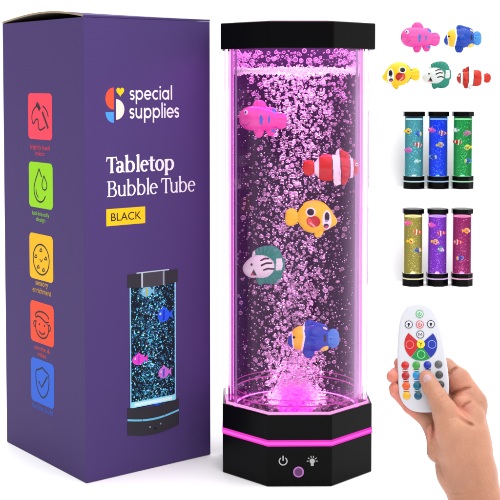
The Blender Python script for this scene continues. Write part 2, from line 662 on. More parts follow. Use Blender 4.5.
font_text('lettering', 'BLACK', RF, plate, u0 + (u1 - u0) * .12, v0 + (v1 - v0) * .27, u0 + (u1 - u0) * .89, v0 + (v1 - v0) * .74, srgb(40, 34, 30), lift=.25)

# printed picture of the lamp
p = Print(lift=.08, step=.0022)
ul, ur = face_uv(129.6, 350)[0], face_uv(175.8, 340)[0]
vtop = face_uv(130, 286)[1]; vbot = face_uv(130, 407.5)[1]
vfl = face_uv(150, 410)[1]
cx_, hw = (ul + ur) / 2, (ur - ul) / 2
p.box(ul, vbot - 2, ur, vtop + 3, (.006, .012, .022))
pal = [srgb(50, 180, 230), srgb(80, 220, 250), srgb(180, 248, 255), srgb(36, 120, 190), srgb(100, 150, 225), srgb(120, 235, 250)]
for q in range(260):
    p.z = .09 + (q % 25) * .0022
    v = vbot + (vtop - vbot) * rng.random() ** 1.2
    p.disc(cx_ + np.clip(rng.normal(0, .42), -.85, .85) * hw, v, rng.uniform(.7, 1.7), [(.012, .07, .13), (.02, .12, .19), (.02, .05, .14), (.008, .035, .07)][q % 4], ry=rng.uniform(1.0, 2.4), n=9)
for q in range(1900):
    u = cx_ + np.clip(rng.normal(0, .55), -.95, .95) * hw; v = vbot + (vtop - vbot) * rng.random() ** 1.15
    rr = rng.choice([.28, .42, .6, .85], p=[.42, .35, .16, .07])
    c = pal[rng.integers(len(pal))]
    p.z = .15 + (q % 60) * .0022
    if rng.random() < .12:
        a = rng.random() * 3.14; L = rr * 2.2
        p.line([(u - L * math.cos(a), v - L * math.sin(a)), (u + .4 * L * math.sin(a), v), (u + L * math.cos(a), v + L * math.sin(a))], rr * .8, c)
    else:
        p.disc(u, v, rr, c, n=7)
p.z = .33


def pfish(px, py, w, h, c1, c2, face=-1):
    u, v = face_uv(px, py)
    p.disc(u, v, w, c1, ry=h, n=22)
    p.poly([(u - face * w * .8, v), (u - face * w * 1.5, v + h * .8), (u - face * w * 1.4, v), (u - face * w * 1.5, v - h * .8)], c1)
    p.poly([(u - w * .4, v + h * .8), (u, v + h * 1.4), (u + w * .5, v + h * .7)], c1)
    p.poly([(u - w * .1, v + h * .7), (u - w * .2, v - h * .7), (u + w * .15, v - h * .75), (u + w * .2, v + h * .75)], c2)
    p.disc(u + face * w * .55, v + h * .25, h * .18, (.9, .9, .95), n=10)
    p.disc(u + face * w * .6, v + h * .25, h * .09, (.01, .01, .02), n=8)


pfish(138.5, 359.5, 7, 5, srgb(225, 70, 205), srgb(190, 50, 190))
pfish(163.5, 372.5, 6, 5.5, srgb(205, 110, 215), srgb(60, 90, 190))
pfish(163.5, 315, 7, 6.5, srgb(40, 90, 235), srgb(30, 50, 200))
pfish(146.5, 291.5, 6, 5, srgb(120, 190, 220), srgb(190, 180, 70))
pfish(157, 401.5, 5.5, 4, srgb(30, 60, 190), srgb(30, 120, 220))
for uu in (ul + .8, ur - .8):
    p.box(uu - .7, vbot - 2, uu + .7, vtop + 1, srgb(140, 205, 235))
p.box(ul + 1.5, vbot - 1, ur - 1.5, vbot + 4.5, srgb(150, 232, 245))
p.box(ul + 5, vbot, ur - 5, vbot + 3, srgb(220, 250, 252))
cb = face_uv(130, 287.5)[1]; ct = face_uv(130, 274.5)[1]
dk, dk2 = srgb(52, 50, 58), srgb(70, 68, 76)
p.poly([(ul - 2.2, cb), (ul + hw * .55, cb - 1.5), (ur - hw * .55, cb - 1.5), (ur + 2.2, cb), (ur + 2.2, ct), (ul - 2.2, ct)], dk)
p.box(ul + hw * .55, cb - 1.5, ur - hw * .55, ct, dk2)
p.box(ul + hw * .5, cb - 1.5, ul + hw * .57, ct, srgb(190, 200, 215)); p.box(ur - hw * .57, cb - 1.5, ur - hw * .5, ct, srgb(150, 160, 175))
p.box(ul + hw * .3, ct, ur - hw * .3, ct + 1.1, srgb(190, 205, 220))
b0 = face_uv(130, 407.5)[1]; b1 = face_uv(130, 434.5)[1]; lc = face_uv(130, 419.6)[1]


def curve(v, drop, n=14):
    return [(ul - 3 + (ur - ul + 6) * i / n, v - drop * math.sin(math.pi * i / n)) for i in range(n + 1)]


p.poly(curve(b1, 4.5) + curve(b0, 3.2)[::-1], dk)
p.strip(curve(lc - .9, 3.8), curve(lc + .9, 3.8), srgb(110, 200, 235))
p.box(ul + hw * .5, b1 - 3.4, ul + hw * .52, b0 - 3, srgb(58, 56, 64)); p.box(ur - hw * .52, b1 - 3.4, ur - hw * .5, b0 - 3, srgb(58, 56, 64))
p.disc(cx_ - 4, b1 + 3.2, .9, srgb(150, 150, 155), n=10); p.disc(cx_ + 8, b1 + 4.4, .9, srgb(150, 150, 155), n=10)
p.disc(cx_ + 2, b1 + 1.0, 1.3, srgb(20, 20, 24), n=12)
p.build('printed_lamp_picture', RF, box)

# side face: five badges with line icons and captions
INK = (.03, .025, .035)
badges = [((28, 93), (52, 93.6), (28, 138.6), 'brightly hued\ncolors', srgb(255, 72, 98), 'palette', (40, 150.3, 19.5, 11)),
          ((28.8, 161.4), (52.6, 163.6), (28.8, 206), 'kid-friendly\ndesign', srgb(158, 230, 20), 'drops', (41, 217.5, 17, 11)),
          ((29.4, 232), (53, 236.8), (29.4, 277), 'sensory\nenrichment', srgb(255, 196, 12), 'cookie', (42, 288.3, 18.5, 11.5)),
          ((30.4, 299.2), (53.8, 306.6), (30.4, 339.6), 'soothe &\nrelax', srgb(255, 84, 52), 'face', (42.3, 352, 15.5, 10.5)),
          ((31, 357), (54, 364), (31, 399.4), 'durable build', srgb(50, 108, 232), 'shield', (42.6, 408.6, 21, 5.6))]
for A, B, Cc, cap, col, icon, cp in badges:
    u0, v1 = face_uv(*A, side=True); u1, v1b = face_uv(*B, side=True); v0 = face_uv(*Cc, side=True)[1]
    v1 = (v1 + v1b) / 2
    p = Print(lift=.08)
    p.poly(rrect(u0, v0, u1, v1, 5), col)
    bd = p.build('icon_badge', LF, box)
    p = Print(lift=.16)
    w = (u1 - u0)
    q = lambda x, y: (u0 + x * w, v0 + y * (v1 - v0))
    def soft(pts):
        a = np.array(pts, float)
        for _ in range(3 if len(a) > 3 else 0):
            m_ = np.empty((2 * len(a) - 2, 2)); m_[0::2] = .75 * a[:-1] + .25 * a[1:]; m_[1::2] = .25 * a[:-1] + .75 * a[1:]
            a = np.vstack([a[:1], m_, a[-1:]])
        return a
    L = lambda pts, wd=1.5, cl=False: p.line([q(*a) for a in soft(pts)], wd, INK, cl)
    circ = lambda cx, cy, rx, ry, a0=0, a1=360, n=28: [(cx + rx * math.cos(math.radians(a0 + (a1 - a0) * i / n)), cy + ry * math.sin(math.radians(a0 + (a1 - a0) * i / n))) for i in range(n + 1)]
    if icon == 'palette':
        L(circ(.5, .47, .34, .27, 105, 205)); L([(.19, .35), (.23, .33), (.28, .38), (.34, .44), (.40, .44), (.43, .40), (.42, .32), (.44, .23), (.52, .20), (.60, .23), (.72, .28)])
        L(circ(.5, .47, .34, .27, 5, 70))
        L([(.60, .60), (.70, .45), (.84, .25)], 2.6); L([(.36, .78), (.44, .72), (.50, .64)], 4.5)
    elif icon == 'drops':
        L([(.44, .86), (.36, .72), (.27, .58), (.21, .42), (.24, .27), (.34, .16), (.48, .12), (.62, .17), (.70, .28)]); L([(.44, .86), (.50, .76), (.55, .68)])
        L([(.64, .72), (.58, .60), (.55, .52), (.58, .43), (.66, .40), (.75, .44), (.77, .54), (.71, .63), (.64, .72)], 1.3); L([(.30, .40), (.32, .30), (.40, .22)], 1.2)
    elif icon == 'cookie':
        L(circ(.5, .45, .34, .33), 1.5, False)
        for cx, cy in ((.5, .66), (.28, .50), (.70, .50), (.38, .28), (.60, .24)):
            L([(cx - .06, cy - .03), (cx, cy + .05), (cx + .06, cy - .03), (cx - .06, cy - .03)], 1.1)
        L([(.44, .46), (.5, .40), (.56, .46)], 1.1)
    elif icon == 'face':
        L(circ(.5, .40, .28, .26, 150, 390)); L(circ(.5, .62, .30, .16, 10, 175)); L([(.22, .60), (.34, .66), (.5, .62), (.66, .54), (.78, .58)])
        L(circ(.20, .44, .06, .07, 60, 290, 10), 1.3); L(circ(.80, .44, .06, .07, -110, 120, 10), 1.3)
        L(circ(.5, .34, .13, .10, 200, 340, 12), 1.4)
        for cx in (.39, .61): p.disc(*q(cx, .46), 1.1, INK, n=10)
    else:
        L([(.5, .84), (.36, .77), (.22, .74), (.21, .56), (.25, .36), (.36, .22), (.5, .14), (.64, .22), (.75, .36), (.79, .56), (.78, .74), (.64, .77), (.5, .84)])
        L([(.34, .50), (.46, .38), (.72, .68)], 1.9)
    p.build('icon', LF, bd)
    cu0 = face_uv(cp[0] - cp[2] / 2, cp[1], side=True)[0]; cu1 = face_uv(cp[0] + cp[2] / 2, cp[1], side=True)[0]
    cv1 = face_uv(cp[0], cp[1] - cp[3] / 2, side=True)[1]; cv0 = face_uv(cp[0], cp[1] + cp[3] / 2, side=True)[1]
    capc = srgb(*[int(255 * min(1, x ** (1 / 2.2) * .85)) for x in col])
    font_text('caption', cap, LF, box, cu0, cv0, cu1, cv1, capc, lift=.12, bold=.006)


# ------------------------------------------------------------------ bubble lamps
def bubble_material(name, gl):
    return clear(name, (1, .985, 1), gl, f0=.06, f1=.5, rough=.10, scatter=(1, .80, .97), sf=(.02, 1.0, 2.1))  # pale diffuse rim stands in for light refracted by the bubble


def scale_pts(poly, k):
    return [(x * k, y * k) for x, y in poly]


def build_lamp(label, group, loc, rotz, W, zt, zb, z1, z2, led, water_col, wstr, glow, wall_tint, mats, main):
    """octagonal black base and cap with a round clear tube between; W is the width across flats"""
    t = thing('bubble_lamp', label, 'bubble lamp', loc, rotz, group)
    k = W / 140.13                                   # size against the big lamp
    oc = octagon(W)
    hs = 2.75 * k if main else .9
    # lower and upper halves of the base, LED strip between
    V, Fc = prism(oc, .2 * k, z2 - hs); b = mk('base', V, Fc, M['black'], t, smooth=False, bevel=.9 * k)
    V, Fc = prism(scale_pts(oc, 1.004), z2 - hs + .05, z2 + hs - .05); mk('light_strip', V, Fc, mats['strip'], t, smooth=False)
    if main:
        V, Fc = prism(scale_pts(oc, 1.007), z2 - hs * .42, z2 + hs * .42); mk('light_core', V, Fc, emis('pink_strip_core', (1.0, .125, .76), 1.08), t, smooth=False)
    def cup(z0, z1_, inner, name, closed_top):
        V = [(x, y, z0) for x, y in oc] + [(x, y, z1_) for x, y in oc] + [(x, y, z1_) for x, y in scale_pts(oc, inner)] + [(x, y, z1_ - 14 * k) for x, y in scale_pts(oc, inner)]
        Fc = [list(range(8))[::-1]] + [[a + i, a + (i + 1) % 8, a + 8 + (i + 1) % 8, a + 8 + i] for a in (0, 8, 16) for i in range(8)] + [list(range(24, 32))]
        return mk(name, V, Fc, M['black'], t, smooth=False, bevel=.9 * k)
    cup(z2 + hs, z1, .965, 'base_collar', False)
    oc2 = scale_pts(oc, 1.02 if main else 1)
    V = [(x, y, z) for p_, z in ((oc2, zt), (oc2, zb), (scale_pts(oc2, .972), zb), (scale_pts(oc2, .972), zb + 8 * k)) for x, y in p_]
    Fc = [list(range(8))] + [[a + 8 + i, a + 8 + (i + 1) % 8, a + (i + 1) % 8, a + i] for a in (0, 8, 16) for i in range(8)] + [list(range(24, 32))[::-1]]
    mk('cap', V, Fc, M['black'], t, smooth=False, bevel=1.0 * k)
    ro, ri = 68.8 * k, 63.8 * k
    zlo, zhi = z1 - 13 * k, zb + 5 * k
    V, Fc = lathe([(ro, zlo), (ro, zhi), (ro - 1.5 * k, zhi), (ro - 1.5 * k, zlo)], 96, closed_prof=True)
    mk('outer_tube', V, Fc, mats['outer'], t)
    V, Fc = lathe([(ri, zlo), (ri, zhi), (ri - 2.2 * k, zhi), (ri - 2.2 * k, zlo)], 96, closed_prof=True)
    mk('inner_tube', V, Fc, mats['inner'], t)
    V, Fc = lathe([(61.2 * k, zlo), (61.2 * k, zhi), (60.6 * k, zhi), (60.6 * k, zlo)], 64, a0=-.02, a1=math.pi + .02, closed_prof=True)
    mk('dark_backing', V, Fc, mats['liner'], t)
    zw = zb - 19.5 * k if main else zb - (zb - z1) * .04
    V, Fc = lathe([(.01, zlo + 1), (60.2 * k, zlo + 1), (60.2 * k, zw), (.01, zw)], 64)
    mk('water', V, Fc, mats['water'], t)
    # cap LED ring, with dome and base ring added to light the water
    V, Fc = lathe([(17 * math.cos(a) * k + .001, z1 - 13.2 * k + 20 * k * math.sin(a)) for a in np.linspace(math.pi / 2, 0, 10)], 48); mk('glow_dome', V, Fc, mats['led_low'], t)  # emissive dome in place of the LED-lit bubble cluster
    if main:
        V, Fc = lathe([(57.4 * k, z1 - 10 * k), (60.3 * k, z1 - 10 * k)], 64); mk('hidden_light_ring', V, Fc, emis('magenta_added_glow', (1, .06, .78), 11), t)  # unseen ring added in the collar to brighten liner and bubbles
    V, Fc = lathe([(30 * k, zb + 6.5 * k), (58 * k, zb + 6.5 * k)], 48); mk('hidden_light_ring', V, Fc[::-1], mats['led_top'], t)
    # clear lip where the tube meets the base, glow put in as emission
    V = [(x * q_, y * q_, z_) for q_, z_ in ((.955, z1 - 13.5 * k), (.955, z1 + 1.5 * k), (.925, z1 + 1.5 * k), (.925, z1 - 13.5 * k)) for x, y in oc]
    Fc = [[a + i, a + (i + 1) % 8, (a + 8 + (i + 1) % 8) % 32, (a + 8 + i) % 32] for a in (0, 8, 16, 24) for i in range(8)]
    mk('clear_lip', V, Fc, mats['lip'], t, smooth=False)
    return t, k, ri, zw, zlo


# the big pink lamp
PK = dict(
    strip=emis('pink_strip', (.90, .045, .62), 1.0),
    outer=clear('outer_acrylic_pink', (.998, .985, .996), (1, .93, 1), f0=.005, f1=.75, rough=.02, vol=(1, .10, .75), vs=3.0, ab=(1, .35, .92), abd=36),
    inner=clear('inner_acrylic_pink', (.998, .988, .996), (.85, .72, .95), f0=.004, f1=.8, rough=.05, power=3.4, vol=(1, .06, .72), vs=5.0, ab=(.9, .1, .7), abd=45),
    water=clear('lit_water_pink', (1, .99, 1), (1, .6, .95), f0=0, f1=.1, rough=.1, vol=(.55, .2, .75), vs=.15),
    led_low=emis('pink_led', (1, .004, .80), 3.6), led_top=emis('pink_led_top', (1, .27, .88), 15.0),
    lip=clear('pink_lip', (1, .7, .95), (1, .8, 1), f0=.03, f1=.7, rough=.2, vol=(1, .25, .8), vs=16), liner=M['liner'])
TX, TYF, TW = 44.13, 1065.95, 140.13
TYC = TYF + TW / 2
lamp, _, RI, ZW, ZLO = build_lamp('large bubble lamp glowing pink with black base and cap, beside the purple box', None,
                                  (TX, TYC, 0), .012, TW, 421, 396.8, 65.5, 39.85, None, None, 0, 0, 0, PK, True)
Z1, ZB = 65.5, 396.4
# emissive rings painted in as reflections round the bottom of the tube
m_ring = emis('pink_painted_reflection', (1, .10, .70), .6)
for zz, rr, w in ((Z1 + 10.5, 59.8, .35), (Z1 + 5, 59.8, .6)):
    V, Fc = lathe([(rr + w * math.cos(a), zz + w * math.sin(a)) for a in np.linspace(0, 2 * math.pi, 8, endpoint=False)], 80, closed_prof=True)
    mk('painted_glow_ring', V, Fc, m_ring, lamp)
V, Fc = prism([(x * .84, y * .84) for x, y in octagon(TW)], 421, 422)
mk('painted_light_leak', V, Fc, mat('pink_light_leak', (.75, .22, .55), .3, .4), lamp, smooth=False)  # pink colour stands in for light leaking up past the cap

lp = octagon(TW)
V = [(x * q_, y * q_, z_) for q_, z_ in ((.958, Z1 - .2), (.958, Z1 + 1.9), (.935, Z1 + 1.9), (.935, Z1 - .2)) for x, y in lp]
Fc = [[a + i, a + (i + 1) % 8, (a + 8 + (i + 1) % 8) if a < 24 else (i + 1) % 8, (a + 8 + i) if a < 24 else i] for a in (0, 8, 16, 24) for i in range(8)]
mk('painted_rim_highlight', V, Fc, emis('pale_pink_highlight', (1, .42, .88), 1.0), lamp, smooth=False)  # highlight along the lip painted in as an emissive rim
# added glowing rods: edge glow, lilac reflections and extra light on the bubbles
m_gd = emis('pink_edge_glow', (.95, .05, .66), .95)
m_gl = emis('lilac_painted_reflection', (.50, .33, .62), .62)
m_hot = emis('hot_pink_added_glow', (1, .36, .88), 11.0)
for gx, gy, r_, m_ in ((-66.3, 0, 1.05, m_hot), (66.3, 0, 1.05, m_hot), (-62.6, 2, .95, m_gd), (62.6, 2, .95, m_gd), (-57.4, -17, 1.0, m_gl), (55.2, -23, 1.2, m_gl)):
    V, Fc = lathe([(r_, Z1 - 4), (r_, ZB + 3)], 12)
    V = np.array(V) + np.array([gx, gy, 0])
    mk('added_glow_rod', V, Fc, m_, lamp)

# the lamp's own LEDs: narrow beams up from the base and down from the cap
for nm_, zz, up_, pw in (('base_led_beam', Z1 - 11.0, True, .105), ('cap_led_beam', ZB + 5.5, False, .085)):
    l = bpy.data.lights.new(nm_, 'AREA')
    l.shape = 'DISK'
    l.size = 66 * S
    l.spread = math.radians(22)
    l.energy = pw
    l.color = (1, .58, .94)
    o = link(bpy.data.objects.new(nm_, l))
    o.location = Vector((TX, TYC + 17, zz)) * S
    o.rotation_euler = (math.pi if up_ else 0, 0, 0)

# buttons on the base
zc = hit_y(282, 461.5, TYF).z
pr = Print(lift=.25)
def onbase(px, py):
    q = hit_y(px, py, TYF)
    return q.x - TX, q.z
lit = (.85, .85, .87)
x, z = onbase(282.2, 461); pr.arc(x, z, 3.5, 3.5, 125, 415, 1.1, lit); pr.box(x - .6, z + .3, x + .6, z + 5, lit)
FB = ((0, -TW / 2, 0), (1, 0, 0), (0, 0, 1), (0, -1, 0))
m_btn = emis('button_backlight', (.9, .9, .93), .55)
pr.build('power_button', FB, lamp, m=m_btn)
pr = Print(lift=.25)
x, z = onbase(311.3, 461.3)
pr.disc(x, z + .2, 2.4, lit, n=18); pr.box(x - 1.3, z - 4.2, x + 1.3, z - 1.2, lit)
for a in (0, 38, 75, 105, 142, 180):
    c, s = math.cos(math.radians(a)), math.sin(math.radians(a))
    pr.line([(x + 3.2 * c, z + .2 + 3.2 * s), (x + 5 * c, z + .2 + 5 * s)], .8, lit)
pr.build('light_button', FB, lamp, m=m_btn)
x, z = onbase(297.6, 471.8)
V, Fc = lathe([(3.6, 0), (3.6, .8), (4.9, .8), (4.9, 0)], 40, closed_prof=True)
V = np.array(V); V = np.c_[V[:, 0] + x, -TW / 2 - V[:, 2], V[:, 1] + z]
sens = mk('sensor_ring', V, Fc, mat('purple_ring', (.38, .12, .42), .3, .5), lamp)
V, Fc = lathe([(.01, .3), (3.6, .3)], 32)
V = np.array(V); V = np.c_[V[:, 0] + x, -TW / 2 - V[:, 2], V[:, 1] + z]
mk('lens', V, Fc, mat('purple_lens', (.09, .006, .10), .15, .5), sens)

# ------------------------------------------------------------------ implicit surfaces (fish, hand)
def nets(Fn, lo, hi, h):
    """surface nets of a distance function on a grid"""
    ax = [np.arange(lo[i], hi[i] + h, h, dtype=np.float32) for i in range(3)]
    X, Y, Z = np.meshgrid(*ax, indexing='ij', sparse=True)
    D = np.asarray(Fn(X, Y, Z), np.float32)
    D = np.broadcast_to(D, (len(ax[0]), len(ax[1]), len(ax[2])))
    s = D < 0
    nx, ny, nz = D.shape
    cs = np.zeros((nx - 1, ny - 1, nz - 1), np.int8)
    for a in (0, 1):
        for b in (0, 1):
            for c in (0, 1):
                cs += s[a:nx - 1 + a, b:ny - 1 + b, c:nz - 1 + c]
    act = np.argwhere((cs > 0) & (cs < 8))
    idx = -np.ones(cs.shape, np.int64)
    idx[tuple(act.T)] = np.arange(len(act))
    acc = np.zeros((len(act), 3)); cnt = np.zeros(len(act))
    cor = [(a, b, c) for a in (0, 1) for b in (0, 1) for c in (0, 1)]
    for p_ in cor:
        for q_ in cor:
            if q_ > p_ and sum(abs(p_[i] - q_[i]) for i in range(3)) == 1:
                d0 = D[tuple((act + p_).T)]; d1 = D[tuple((act + q_).T)]
                m_ = (d0 < 0) != (d1 < 0)
                tt = np.where(m_, d0 / np.where(m_, d0 - d1, 1), 0)[:, None]
                acc += np.where(m_[:, None], np.array(p_) + tt * (np.array(q_) - np.array(p_)), 0)
                cnt += m_
    V = np.array(lo) + (act + acc / np.maximum(cnt, 1)[:, None]) * h
    quads = []
    for axis in range(3):
        a1, a2 = (axis + 1) % 3, (axis + 2) % 3
        sl0 = [slice(None)] * 3; sl1 = [slice(None)] * 3
        sl0[axis] = slice(0, -1); sl1[axis] = slice(1, None)
        ch = np.argwhere(s[tuple(sl0)] != s[tuple(sl1)])
        ok = (ch[:, a1] > 0) & (ch[:, a2] > 0) & (ch[:, a1] < D.shape[a1] - 1) & (ch[:, a2] < D.shape[a2] - 1)
        ch = ch[ok]
        ins = s[tuple(ch.T)]
        e1 = np.zeros(3, int); e1[a1] = 1
        e2 = np.zeros(3, int); e2[a2] = 1
        g = lambda o_: idx[tuple((ch - o_).T)]
        Q = np.c_[g(e1 + e2), g(e2), g(0 * e1), g(e1)]
        Q[~ins] = Q[~ins][:, ::-1]
        quads.append(Q)
    return V, np.vstack(quads)


def ell(X, Y, Z, c, r):
    k0 = np.sqrt(((X - c[0]) / r[0]) ** 2 + ((Y - c[1]) / r[1]) ** 2 + ((Z - c[2]) / r[2]) ** 2) + 1e-6
    return (k0 - 1) * min(r) * (1 + .0 * k0)


def cap(X, Y, Z, a, b, ra, rb):
    a = np.array(a, float); d = np.array(b, float) - a
    tt = np.clip(((X - a[0]) * d[0] + (Y - a[1]) * d[1] + (Z - a[2]) * d[2]) / (d @ d + 1e-9), 0, 1)
    return np.sqrt((X - a[0] - tt * d[0]) ** 2 + (Y - a[1] - tt * d[1]) ** 2 + (Z - a[2] - tt * d[2]) ** 2) - (ra + (rb - ra) * tt)


def smin(a, b, k):
    h_ = np.maximum(k - np.abs(a - b), 0) / k
    return np.minimum(a, b) - h_ * h_ * k * .25


# ------------------------------------------------------------------ toy fish: photo-pixel side view (x right, y down), z = half thickness
def dseg(x, y, pts):
    d = np.full(x.shape, 1e9)
    for (x0, y0), (x1, y1) in zip(pts[:-1], pts[1:]):
        dx, dy = x1 - x0, y1 - y0
        tt = np.clip(((x - x0) * dx + (y - y0) * dy) / (dx * dx + dy * dy), 0, 1)
        d = np.minimum(d, np.hypot(x - x0 - tt * dx, y - y0 - tt * dy))
    return d


def el(x, y, cx, cy, rx, ry, ang=0):
    c, s = math.cos(math.radians(ang)), math.sin(math.radians(ang))
    u = (x - cx) * c + (y - cy) * s; v = -(x - cx) * s + (y - cy) * c
    return np.hypot(u / rx, v / ry) - 1


class Paint:
    def __init__(s, n, base): s.c = np.tile(np.array(base, float), (n, 1))
    def put(s, mask_d, col, soft=.0):
        m_ = (mask_d < 0)
        s.c[m_] = col


W_, K_ = (1, 1, 1), (.008, .008, .01)
FISH = {}


def P_pink(x, y, z):
    q = Paint(len(x), srgb(244, 88, 180)); L = el(x, y, 246, 119, 9, 13)
    q.c += np.where((y > 126)[:, None], np.array([0, -.03, .0]), 0)
    bl = srgb(70, 120, 215)
    for d in (el(x, y, 261, 119.5, 1.7, 5.2), el(x, y, 269, 119.3, 1.0, 4.2), el(x, y, 274, 110.8, 2.0, 2.6, -35), el(x, y, 273.3, 130.6, 2.2, 1.5)): q.put(d, bl)
    q.put(dseg(x, y, [(243, 124.2), (247, 125.2), (250, 122)]) - .45, srgb(190, 50, 140))
    q.put(el(x, y, 246, 112, 1.9, 2.3), W_); q.put(el(x, y, 245.5, 112.2, 1.0, 1.4), srgb(60, 50, 110))
    return q.c


def P_clown(x, y, z):
    r_ = srgb(208, 34, 4)
    q = Paint(len(x), r_)
    for d in (np.maximum(np.abs(x - 336.4 - .05 * (y - 168)) - 3.9, 0 * x - 1), np.abs(x - 352.2 + .06 * np.abs(y - 168)) - 1.6,
              np.maximum(np.abs(x - 316.3) - 2.3, -1)): q.put(d, W_)
    for xx in (332.2, 340.6): q.put(np.abs(x - xx - .05 * (y - 168)) - .42, K_)
    for xx in (350.3, 354.1): q.put(np.abs(x - xx + .06 * np.abs(y - 168)) - .35, K_)
    q.put(el(x, y, 356.8, 164, 1.7, 1.7), W_); q.put(el(x, y, 357.1, 164.2, .9, .9), K_)
    return q.c


def P_yellow(x, y, z):
    q = Paint(len(x), srgb(255, 214, 18))
    q.put(el(x, y, 326.5, 219.5, 4.6, 10), W_)
    q.put(el(x, y, 326.6, 216, 2.6, 4.6), K_); q.put(el(x, y, 325.8, 225.3, 2.7, 2.6), K_); q.put(el(x, y, 326, 220.2, 1.6, 1.3), srgb(150, 170, 185))
    q.put(el(x, y, 325.8, 226.2, 1.8, 1.2), srgb(200, 80, 130))
    q.put(el(x, y, 313, 220.5, 7, 6, 12), srgb(196, 26, 18)); q.put(el(x, y, 309.3, 221, 2.2, 4, -15), srgb(240, 90, 70)); q.put(el(x, y, 312.2, 224, 4.2, 1.0, 40), srgb(255, 180, 170))
    q.put(el(x, y, 310.2, 211.2, 4.9, 4.6), W_); q.put(el(x, y, 310.2, 211.2, 3.6, 3.4), K_)
    for s_ in (-1, 1): q.put(np.maximum(np.abs(np.hypot((x - 314) / 1.08, y - 216.5) - 16.2) - .7, np.maximum(x - 303, (s_ * (y - 217)) * 1 - 0 + 5) * 1.0), K_)
    return q.c


def P_green(x, y, z):
    q = Paint(len(x), srgb(18, 142, 118))
    q.put(el(x, y, 260.3, 266, 14.2, 11.6), srgb(232, 238, 234)); q.put(np.maximum(np.maximum(x - 255, y - 279), 250 - y - (0)), srgb(232, 238, 234))
    q.put(np.maximum(np.maximum(276 - x, x - 283.0 + .25 * np.abs(y - 264)), np.abs(y - 264) - 6), srgb(232, 238, 234))
    for pts in ([(261, 259.3), (264.5, 257.6), (268.5, 257.8)], [(261.5, 264), (266, 262), (271.5, 262.3)], [(263.8, 268.7), (268, 267.4), (273.5, 268.5)]):
        q.put(dseg(x, y, pts) - .9, K_)
    tri = np.maximum(np.maximum(y - 274.6, (253.6 - x) * .85 + (268.0 - y) * .45), (x - 253.6) * .85 + (268.0 - y) * .45)
    q.put(tri, K_); q.put(el(x, y, 252.2, 273.4, 1.5, 1.1), srgb(215, 60, 60))
    q.put(el(x, y, 251.5, 263.5, 1.1, 1.2), K_)
    return q.c


def P_blue(x, y, z):
    q = Paint(len(x), srgb(6, 70, 186))
    q.put(x - 304.8 + .16 * np.abs(y - 335) + np.where(y < 330, .25 * (y - 330), 0), W_)
    q.put(x - 303.0 + .16 * np.abs(y - 335) + np.where(y < 330, .25 * (y - 330), 0), srgb(250, 206, 50))
    q.put(np.maximum(x - 292.8 - .1 * (y - 338), 0 * x - 1), W_); q.put(x - 291.6 - .1 * (y - 338), srgb(22, 80, 190))
    q.put(el(x, y, 324.6, 348.6, 4.8, 2.6, -30), srgb(245, 222, 90)); q.put(el(x, y, 325, 327.6, 2.4, 1.0, 30), srgb(240, 232, 180))
    q.put(np.maximum(np.abs(x - 324.7) - 1.2, np.abs(y - 337) - 3.4), K_)
    q.put(el(x, y, 293.5, 336, 1.2, 1.3), K_); q.put(328.2 - x, srgb(66, 148, 226))
    return q.c


# kind: centre, paint, parts (name, list of (centre, radii) ellipsoids, blend)
FISH['pink'] = ((261, 119), P_pink, [
    ('body', [((258, 118.3, 0), (17.4, 12.8, 9)), ((248, 118.5, 0), (7.5, 9, 7)), ((271, 119.6, 0), (7.5, 7.5, 5))], 5),
    ('tail_fin', [((280.4, 117.2, 0), (6, 4.6, 2.6)), ((280.6, 124.6, 0), (5.6, 4.8, 2.6)), ((275.6, 120.4, 0), (5, 4.2, 3))], 4),
    ('dorsal_fin', [((259.4, 107.5, 0), (7.4, 7.6, 3)), ((271.5, 112.6, 0), (5.4, 5.6, 2.8))], 2),
    ('belly_fin', [((259, 130.4, 0), (5, 7.4, 3)), ((270.8, 129.6, 0), (5, 6.6, 2.8))], 2)])
FISH['clown'] = ((331, 167.5), P_clown, [
    ('body', [((334, 167.6, 0), (19, 13.2, 9)), ((349, 168, 0), (10.5, 10.6, 8)), ((318, 168, 0), (7, 6, 5)), ((325, 160, 0), (7, 5.5, 4)), ((325, 175.4, 0), (7, 5.5, 4))], 3),
    ('tail_fin', [((308.4, 164.6, 0), (6, 5.2, 2.8)), ((308.4, 170.9, 0), (5.8, 5, 2.8)), ((313, 167.8, 0), (4.6, 3.6, 3))], 3),
    ('dorsal_fin', [((340, 155, 0), (4.6, 7, 2.8)), ((346, 157.6, 0), (5, 6, 2.8))], 2),
    ('belly_fin', [((343.4, 179.4, 0), (4.8, 6, 2.8)), ((336.8, 179.6, 0), (3.6, 6.6, 2.6))], 2),
    ('side_fin', [((343.5, 171.3, -8.2), (5.4, 5, 2.2)), ((343.5, 171.3, 8.2), (5.4, 5, 2.2))], 1)])
FISH['yellow'] = ((312, 217), P_yellow, [
    ('body', [((314, 216.6, 0), (17.8, 16.6, 9.5)), ((326, 219.6, 0), (8, 9, 7)), ((333, 221.5, 0), (4, 3.6, 3.4))], 4),
    ('tail_fin', [((291.4, 213.2, 0), (5.6, 5, 2.8)), ((290.6, 221.4, 0), (5.4, 4.8, 2.8)), ((297, 217.3, 0), (6, 4.6, 3.4))], 4),
    ('belly_fin', [((319.4, 231, 0), (4.2, 5.4, 3)), ((316.8, 234.8, 0), (2.2, 2.4, 2))], 3)])
